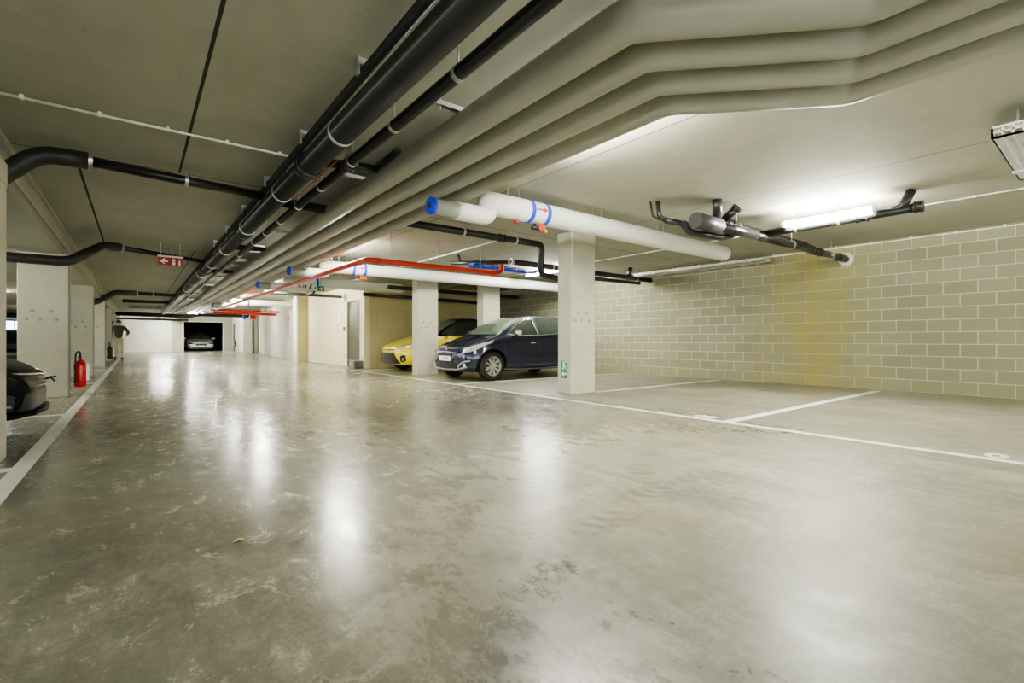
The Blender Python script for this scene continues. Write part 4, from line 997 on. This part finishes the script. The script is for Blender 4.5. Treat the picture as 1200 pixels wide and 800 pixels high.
    if style == 'peugeot':
        patch('grille', [(0, -.40, .60), (0, 0, .625), (0, .40, .60)], [(0, -.30, .475), (0, 0, .46), (0, .30, .475)], F, 'satin', 6, 4)
        patch('grille_mesh', [(0, -.37, .587), (0, 0, .61), (0, .37, .587)], [(0, -.28, .487), (0, 0, .472), (0, .28, .487)], F, 'mesh', 6, 4, .010)
        patch('lower_grille', [(0, -.46, .40), (0, 0, .405), (0, .46, .40)], [(0, -.40, .275), (0, 0, .265), (0, .40, .275)], F, 'black', 6, 4, .008)
        for z in (.30, .335, .37): trim('grille_bar', [(0, -.42, z), (0, 0, z), (0, .42, z)], F, .006, 'mesh', 1, .012)
        trim('bumper_trim', [(0, -.66, .30), (0, -.42, .245), (0, 0, .235), (0, .42, .245), (0, .66, .30)], F, .016, 'satin', 1, .0)
        for s in (1, -1):
            patch('headlight', [(.16, -.52, .685), (.30, -.66, .735), (.52, -.76, .80), (.80, -.83, .855)], [(.10, -.60, .60), (.22, -.70, .615), (.45, -.79, .69), (.78, -.84, .825)], (1, 1, 0), lensmat, 6, 5, .008, None, s)
            trim('headlight_rim', [(.13, -.50, .69), (.30, -.66, .745), (.52, -.76, .81), (.82, -.83, .862)], (1, 1, 0), .008, 'black', s)
            trim('headlight_rim', [(.10, -.59, .595), (.22, -.70, .608), (.45, -.79, .68), (.80, -.84, .82)], (1, 1, 0), .008, 'black', s)
            patch('fog_surround', [(.03, -.45, .42), (.08, -.60, .42), (.16, -.70, .43)], [(.03, -.45, .27), (.08, -.60, .27), (.16, -.70, .31)], (1, .6, 0), 'black', 5, 4, .006, None, s)
            trim('fog_trim', [(.03, -.46, .29), (.06, -.52, .36), (.12, -.63, .415), (.2, -.72, .43)], (1, .6, 0), .016, 'satin', s, .004)
            p = proj((.09, -.62 * s, .335), (1, .6 * s, 0), .0)
            MB().lathe([(0, -.012), (.035, -.010), (.042, .01)], tuple(p), 'x', 18).build('fog_light', M['signwhite'], root, False)
        # lion-like chrome emblem on the bonnet edge
        mb = MB()
        for pts in ([(0, 0), (.01, .05), (.0, .10)], [(.0, .10), (-.03, .115), (-.035, .09)], [(.005, .07), (-.045, .06)], [(.008, .045), (-.04, .03)], [(0, 0), (-.035, -.015)], [(.0, .0), (.03, -.01)], [(.01, .05), (.04, .03), (.045, .07)]):
            q = [proj((.06, y_, .655 + z_ * .9), (1, 0, -.4), .006) for y_, z_ in pts]
            mb.tube(q, .007, 8)
        mb.build('emblem', M['chrome'], root, False)
    elif style == 'yaris':
        patch('grille', [(0, -.34, .50), (0, 0, .51), (0, .34, .50)], [(0, -.56, .25), (0, 0, .235), (0, .56, .25)], F, 'mesh', 6, 6, .008)
        trim('grille_surround', [(0, -.35, .51), (0, -.47, .38), (0, -.59, .24), (0, 0, .225), (0, .59, .24), (0, .47, .38), (0, .35, .51)], F, .014, 'black', 1, .004)
        patch('bumper_insert', [(0, -.30, .36), (0, 0, .365), (0, .30, .36)], [(0, -.2, .26), (0, 0, .25), (0, .2, .26)], F, 'blacksleeve', 5, 3, .012)
        patch('nose_bar', [(0, -.42, .60), (0, 0, .61), (0, .42, .60)], [(0, -.40, .575), (0, 0, .58), (0, .40, .575)], F, 'black', 6, 2, .008)
        p = proj((0, 0, .60), F, .012)
        MB().lathe([(.028, -.006), (.036, -.008), (.036, .004), (.028, .004)], tuple(p), 'x', 24).build('emblem', M['chrome'], root, False)
        for s in (1, -1):
            patch('headlight', [(.07, -.44, .66), (.24, -.60, .72), (.42, -.72, .77), (.66, -.81, .81)], [(.05, -.47, .615), (.16, -.65, .62), (.32, -.76, .65), (.6, -.84, .76)], (1, 1, 0), lensmat, 6, 5, .008, None, s)
            patch('fog_surround', [(.06, -.62, .42), (.12, -.68, .45), (.18, -.73, .44)], [(.05, -.64, .27), (.12, -.70, .27), (.18, -.74, .30)], (1, .7, 0), 'black', 4, 4, .007, None, s)
            p = proj((.1, -.68 * s, .34), (1, .7 * s, 0), .0)
            MB().lathe([(0, -.012), (.035, -.010), (.042, .01)], tuple(p), 'x', 18).build('fog_light', M['lens'], root, False)
            trim('body_crease', [(.04, -.50, .56), (.10, -.60, .50), (.12, -.66, .46)], (1, .5, 0), .004, 'black', s, 0)
    elif style == 'sedan':
        patch('grille', [(0, -.40, .60), (0, 0, .60), (0, .40, .60)], [(0, -.28, .42), (0, 0, .40), (0, .28, .42)], F, 'black', 6, 4, .008)
        trim('grille_bar', [(0, -.42, .58), (0, -.12, .50), (0, 0, .48), (0, .12, .50), (0, .42, .58)], F, .014, 'chrome', 1, .008)
        patch('lower_grille', [(0, -.62, .31), (0, 0, .31), (0, .62, .31)], [(0, -.55, .24), (0, 0, .23), (0, .55, .24)], F, 'black', 6, 3, .008)
        for s in (1, -1):
            patch('headlight', [(.05, -.42, .62), (.15, -.60, .66), (.3, -.74, .70)], [(.05, -.42, .58), (.15, -.64, .54), (.3, -.78, .60)], (1, .6, 0), lensmat, 6, 4, .008, None, s)
            patch('fog_surround', [(.05, -.60, .42), (.12, -.70, .44)], [(.05, -.56, .33), (.12, -.70, .32)], (1, .5, 0), 'black', 4, 3, .008, None, s)
    elif style == 'sport':      # black car: beak grille over a deep mesh intake and splitter
        patch('grille', [(0, -.50, .555), (0, 0, .54), (0, .50, .555)], [(0, -.44, .45), (0, 0, .45), (0, .44, .45)], F, 'mesh', 8, 4, .010)
        def bow(pts, r, name, mat, par=root):
            return MB().tube(fillet(pts, .06), r, 12).build(name, M[mat], par, False)
        bow([P(.16, -.60, .585), P(.04, -.40, .57), P(-.03, 0, .55), P(.04, .40, .57), P(.16, .60, .585)], .011, 'grille_trim', 'chrome')
        bow([P(.14, -.58, .45), P(.02, -.36, .45), P(-.05, 0, .46), P(.02, .36, .45), P(.14, .58, .45)], .010, 'grille_trim', 'chrome')
        mb = MB()
        for k in range(4):
            z = .47 + k * .02; mb.tube(fillet([P(.10, -.50, z), P(.02, -.3, z), P(-.038, 0, z), P(.02, .3, z), P(.10, .50, z)], .05), .004, 8)
        mb.build('grille_bars', M['satin'], root, False)
        mb = MB().tube([P(-.03, .0, .50), P(-.075, .02, .515)], .012, 10).tube([P(-.065, .015, .515), P(-.095, .02, .47)], .008, 8).tube([P(-.075, .02, .515), P(-.10, .0, .52)], .008, 8)
        mb.build('emblem_mount', M['black'], root, False)
        patch('lower_grille', [(.02, -.50, .40), (0, 0, .40), (.02, .50, .40)], [(.02, -.56, .25), (0, 0, .25), (.02, .56, .25)], F, 'mesh', 8, 4, .010)
        sp = []
        for (x_, y_) in ((.42, -.86), (.20, -.79), (.07, -.66), (-.02, -.42), (-.05, 0), (-.02, .42), (.07, .66), (.20, .79), (.42, .86)): sp.append(P(x_, y_, .20))
        pl = []
        mb = MB(); vv = []; ff = []
        for k, p_ in enumerate(sp):
            p_ = Vector(p_); inn = Vector((p_.x + .16, p_.y * .86, p_.z))
            vv += [p_, p_ + Vector((0, 0, .03)), inn + Vector((0, 0, .05)), inn + Vector((0, 0, -.02))]
        for k in range(len(sp) - 1):
            for q in range(4): ff.append((4 * k + q, 4 * k + (q + 1) % 4, 4 * k + 4 + (q + 1) % 4, 4 * k + 4 + q))
        mb.add(vv, ff).build('splitter', M[paint], root, False)
        for s in (1, -1):
            patch('headlight', [(.22, -.64, .63), (.36, -.71, .67), (.55, -.77, .725), (.78, -.82, .77)], [(.20, -.68, .565), (.34, -.75, .575), (.5, -.79, .61), (.75, -.84, .70)], (1, 1, 0), lensmat, 6, 5, .008, None, s)
            patch('side_intake', [(.06, -.62, .39), (.16, -.72, .44), (.30, -.79, .43), (.40, -.83, .36)], [(.06, -.62, .26), (.16, -.72, .26), (.30, -.79, .25), (.40, -.83, .25)], (1, .9, 0), 'black', 5, 4, .008, None, s)
            trim('intake_trim', [(.06, -.62, .41), (.16, -.72, .455), (.30, -.79, .445), (.40, -.83, .37)], (1, .9, 0), .010, paint, s, .008)
            trim('intake_blade', [(.08, -.64, .30), (.20, -.74, .31), (.36, -.81, .30)], (1, .9, 0), .009, 'satin', s, .014)
            p = proj((.46, -.79 * s, .66), (1, s, 0), .012)
            MB().lathe([(0, -.008), (.018, -.006), (.022, .006)], tuple(p), 'x', 14).build('indicator', M['orange'], root, False)
    # number plate
    if style in ('peugeot', 'sedan'):
        p = proj((0, 0, plate_z if style != 'peugeot' else .47), F, .0); x_ = p.x - .015
        hz = .052
        pz = p.z
        pl = MB().box(x_ - .01, -.235, pz - hz, x_ + .03, .235, pz + hz, bev=.004).build('number_plate', M['signwhite'], root, False)
        mb = MB(); text_mesh(mb, '1 PRB', .085, Matrix(((0, 0, -1, x_ - .012), (-1, 0, 0, 0), (0, 1, 0, pz), (0, 0, 0, 1))) @ Matrix.Diagonal((1.2, 1, 1, 1)), .001, 0, .002)
        if style == 'peugeot': mb.build('plate_lettering', M['signred'], pl, False)
    return root

SEDAN = dict(HATCH)
SEDAN['w'] = [(0, .52), (.02, .62), (.07, .71), (.18, .78), (.38, .83)] + HATCH['w'][5:]
SPORT = dict(HATCH)
SPORT['zt'] = [(0, .53), (.03, .565), (.10, .62), (.25, .70), (.5, .79), (.8, .875), (1.02, .95)] + HATCH['zt'][7:]
SPORT['zs'] = [(0, .46), (.1, .56), (.3, .66), (.6, .76)] + HATCH['zs'][4:]
SPORT['zb'] = [(0, .26), (.04, .20), (.15, .18)] + HATCH['zb'][3:]
build_car('navy blue hatchback with chrome mirror parked behind the nearest pillar', (5.29, 9.12, 0), 0, 'navy', 'navy', style='peugeot', kf=.85)
build_car('bright yellow hatchback with black roof between two pillars', (5.40, 12.42, 0), 0, 'yellow', 'blackpaint', sz=1.035, sx=.995, sy=.98, style='yaris')
build_car('black car nose with chrome grille at the left edge', (-.73, 6.45, 0), PI, 'blackpaint', 'blackpaint', prof=SPORT, style='sport', sy=1.04, sz=.99, sx=1.1, lensmat='darklens')
build_car('silver car facing out of the dark open garage', (3.92, 43.7, 0), PI / 2, 'silver', 'blackpaint', prof=SEDAN, style='sedan', sx=1.1, sy=1.02, sz=.96, lensmat='darklens')
build_car('dark grey car far back in the left bays before the blue window', (-5.3, 39.5, 0), -PI / 2, 'grey_paint', 'grey_paint', prof=SEDAN, style='sedan', sx=1.0, sy=1.0, sz=.98)

# ------------------------------------------------------------------ walking person
def skin_obj(name, verts, edges, radii, mat, parent, root_i=0, lv=2):
    me = bpy.data.meshes.new(name); me.from_pydata(verts, edges, []); o = bpy.data.objects.new(name, me); COL.objects.link(o)
    md = o.modifiers.new('Skin', 'SKIN'); md.use_smooth_shade = True
    sv = me.skin_vertices[0].data if me.skin_vertices else None
    if sv is None:
        bm = bmesh.new(); bm.from_mesh(me); bm.verts.layers.skin.verify(); bm.to_mesh(me); bm.free(); sv = me.skin_vertices[0].data
    for i, r in enumerate(radii):
        sv[i].radius = (r, r) if not isinstance(r, tuple) else r
        sv[i].use_root = (i == root_i)
    sb = o.modifiers.new('Sub', 'SUBSURF'); sb.levels = lv; sb.render_levels = lv
    me.materials.append(mat)
    dg = bpy.context.evaluated_depsgraph_get(); dg.update()
    nm = bpy.data.meshes.new_from_object(o.evaluated_get(dg)); o.modifiers.clear(); o.data = nm; nm.name = name
    for p in nm.polygons: p.use_smooth = True
    if parent is not None: attach(o, parent, False)
    return o
pr = empty('person', (-.62, 27.3, 0), 'person in grey jacket and light trousers walking beside the far left pillar', 'person')
# faces the camera (-Y); left leg forward
J = {'pel': (0, 0, .93), 'waist': (0, 0, 1.08), 'chest': (0, -.01, 1.30), 'neck': (0, -.01, 1.46), 'headb': (0, -.015, 1.53), 'head': (0, -.02, 1.61), 'top': (0, -.01, 1.70),
     'hipL': (.09, 0, .90), 'kneeL': (.11, -.16, .50), 'ankL': (.12, -.24, .09), 'toeL': (.13, -.40, .04),
     'hipR': (-.09, 0, .90), 'kneeR': (-.11, .05, .49), 'ankR': (-.12, .26, .14), 'toeR': (-.13, .14, .04),
     'shL': (.19, 0, 1.42), 'elL': (.34, .03, 1.20), 'wrL': (.28, -.18, 1.08),
     'shR': (-.19, 0, 1.42), 'elR': (-.28, .06, 1.14), 'wrR': (-.25, -.12, .94)}
ks = list(J); E = [('pel', 'waist'), ('waist', 'chest'), ('chest', 'neck'), ('neck', 'headb'), ('headb', 'head'), ('head', 'top'), ('pel', 'hipL'), ('hipL', 'kneeL'), ('kneeL', 'ankL'), ('ankL', 'toeL'),
                   ('pel', 'hipR'), ('hipR', 'kneeR'), ('kneeR', 'ankR'), ('ankR', 'toeR'), ('chest', 'shL'), ('shL', 'elL'), ('elL', 'wrL'), ('chest', 'shR'), ('shR', 'elR'), ('elR', 'wrR')]
rad = dict(pel=.12, waist=.11, chest=.13, neck=.055, headb=.07, head=.09, top=.07, hipL=.085, kneeL=.055, ankL=.038, toeL=.035, hipR=.085, kneeR=.055, ankR=.038, toeR=.035, shL=.06, elL=.04, wrL=.026, shR=.06, elR=.04, wrR=.026)
verts = [J[k] for k in ks]; edges = [(ks.index(a), ks.index(b)) for a, b in E]; radii = [rad[k] for k in ks]
# hands joined to the same skin: palm, four fingers and a thumb each
for sfx, sg in (('L', 1), ('R', -1)):
    wi = ks.index('wr' + sfx); wv = Vector(J['wr' + sfx]); d = (wv - Vector(J['el' + sfx])).normalized(); sd = Vector((sg, 0, 0)); sd = (sd - d * sd.dot(d)).normalized(); up = d.cross(sd)
    palm = wv + d * .07; verts.append(tuple(palm)); radii.append(.03); pi_ = len(verts) - 1; edges.append((wi, pi_))
    for k in range(4):
        o1 = palm + d * .045 + up * (.027 - .018 * k); o2 = o1 + d * (.045 - .005 * abs(k - 1)) + sd * -.018
        verts += [tuple(o1), tuple(o2)]; radii += [.010, .008]; edges += [(pi_, len(verts) - 2), (len(verts) - 2, len(verts) - 1)]
    t1 = palm + up * .05 - d * .01; t2 = t1 + d * .04 + up * .012; verts += [tuple(t1), tuple(t2)]; radii += [.012, .009]; edges += [(pi_, len(verts) - 2), (len(verts) - 2, len(verts) - 1)]
body = skin_obj('body', verts, edges, radii, M['skin'], pr, 0)
def sub(keys, ee, scale, name, mat, addr=0.0, extra=None, rads=None):
    vs_ = [J[k] for k in keys]; rr = [(rads or {}).get(k, rad[k] * scale + addr) for k in keys]
    if extra:
        for k, v in extra.items(): vs_[keys.index(k)] = v
    return skin_obj(name, vs_, [(keys.index(a), keys.index(b)) for a, b in ee], rr, M[mat], pr, 0)
sub(['pel', 'waist', 'chest', 'neck', 'shL', 'elL', 'wrL', 'shR', 'elR', 'wrR'], [('pel', 'waist'), ('waist', 'chest'), ('chest', 'neck'), ('chest', 'shL'), ('shL', 'elL'), ('elL', 'wrL'), ('chest', 'shR'), ('shR', 'elR'), ('elR', 'wrR')], 1.1, 'jacket', 'cloth', .02, {'pel': (0, 0, .90)}, {'pel': .155, 'waist': .14})
sub(['pel', 'hipL', 'kneeL', 'ankL', 'hipR', 'kneeR', 'ankR'], [('pel', 'hipL'), ('hipL', 'kneeL'), ('kneeL', 'ankL'), ('pel', 'hipR'), ('hipR', 'kneeR'), ('kneeR', 'ankR')], 1.1, 'trousers', 'trouser', .012, None, {'pel': .10, 'hipL': .095, 'hipR': .095})
def ell(mb, c, r, n1=20, n2=14, cut=None, mi=0):
    vv = []; ff = []
    for a in range(n2 + 1):
        ph = PI * a / n2
        for b in range(n1):
            th = 2 * PI * b / n1; vv.append((c[0] + r[0] * math.sin(ph) * math.cos(th), c[1] + r[1] * math.sin(ph) * math.sin(th), c[2] + r[2] * math.cos(ph)))
    for a in range(n2):
        if cut and a >= cut: break
        for b in range(n1): ff.append((a * n1 + b, a * n1 + (b + 1) % n1, (a + 1) * n1 + (b + 1) % n1, (a + 1) * n1 + b))
    mb.add(vv, ff, mi, True); return mb
ell(MB(), (0, .012, 1.645), (.094, .105, .108), cut=8).build('hair', M['hair'], pr, False)
mb = MB(); ell(mb, (0, -.112, 1.595), (.014, .022, .024)); 
for s in (-1, 1): ell(mb, (s * .094, -.01, 1.60), (.012, .02, .032))
mb.build('nose_and_ears', M['skin'], pr, False)
mb = MB()
for s in (-1, 1): ell(mb, (s * .034, -.10, 1.625), (.013, .010, .008))
mb.box(-.025, -.108, 1.548, .025, -.095, 1.556); mb.build('eyes_and_mouth', M['hair'], pr, False)
for s, (a, t) in ((1, ('ankL', 'toeL')), (-1, ('ankR', 'toeR'))):
    A = Vector(J[a]); T_ = Vector(J[t])
    mb = MB(); ell(mb, ((A.x + T_.x) / 2, (A.y + T_.y) / 2, (.058 if s == 1 else .075)), (.052, .145, .055)); mb.build('shoe', M['black'], pr, False)

# ------------------------------------------------------------------ camera, world, colour
cam = bpy.data.cameras.new('camera'); co = bpy.data.objects.new('camera', cam); COL.objects.link(co)
co.location = (0, 0, .87); co.rotation_euler = (PI / 2, 0, -math.atan(440 / 563))
cam.sensor_width = 36; cam.lens = 563 / 1200 * 36; cam.shift_y = -2 / 1200; cam.clip_start = .05; cam.clip_end = 200
SC.camera = co
wd = bpy.data.worlds.new('world'); SC.world = wd; wd.use_nodes = True
wd.node_tree.nodes['Background'].inputs[0].default_value = (.95, 1, .93, 1); wd.node_tree.nodes['Background'].inputs[1].default_value = 1.35
SC.view_settings.view_transform = 'AgX'
try: SC.view_settings.look = 'AgX - Medium High Contrast'
except Exception: pass
SC.view_settings.exposure = 2.15
SC.cycles.max_bounces = 8; SC.cycles.diffuse_bounces = 5; SC.cycles.glossy_bounces = 4
SC.cycles.sample_clamp_indirect = 8
SC.cycles.use_denoising = True
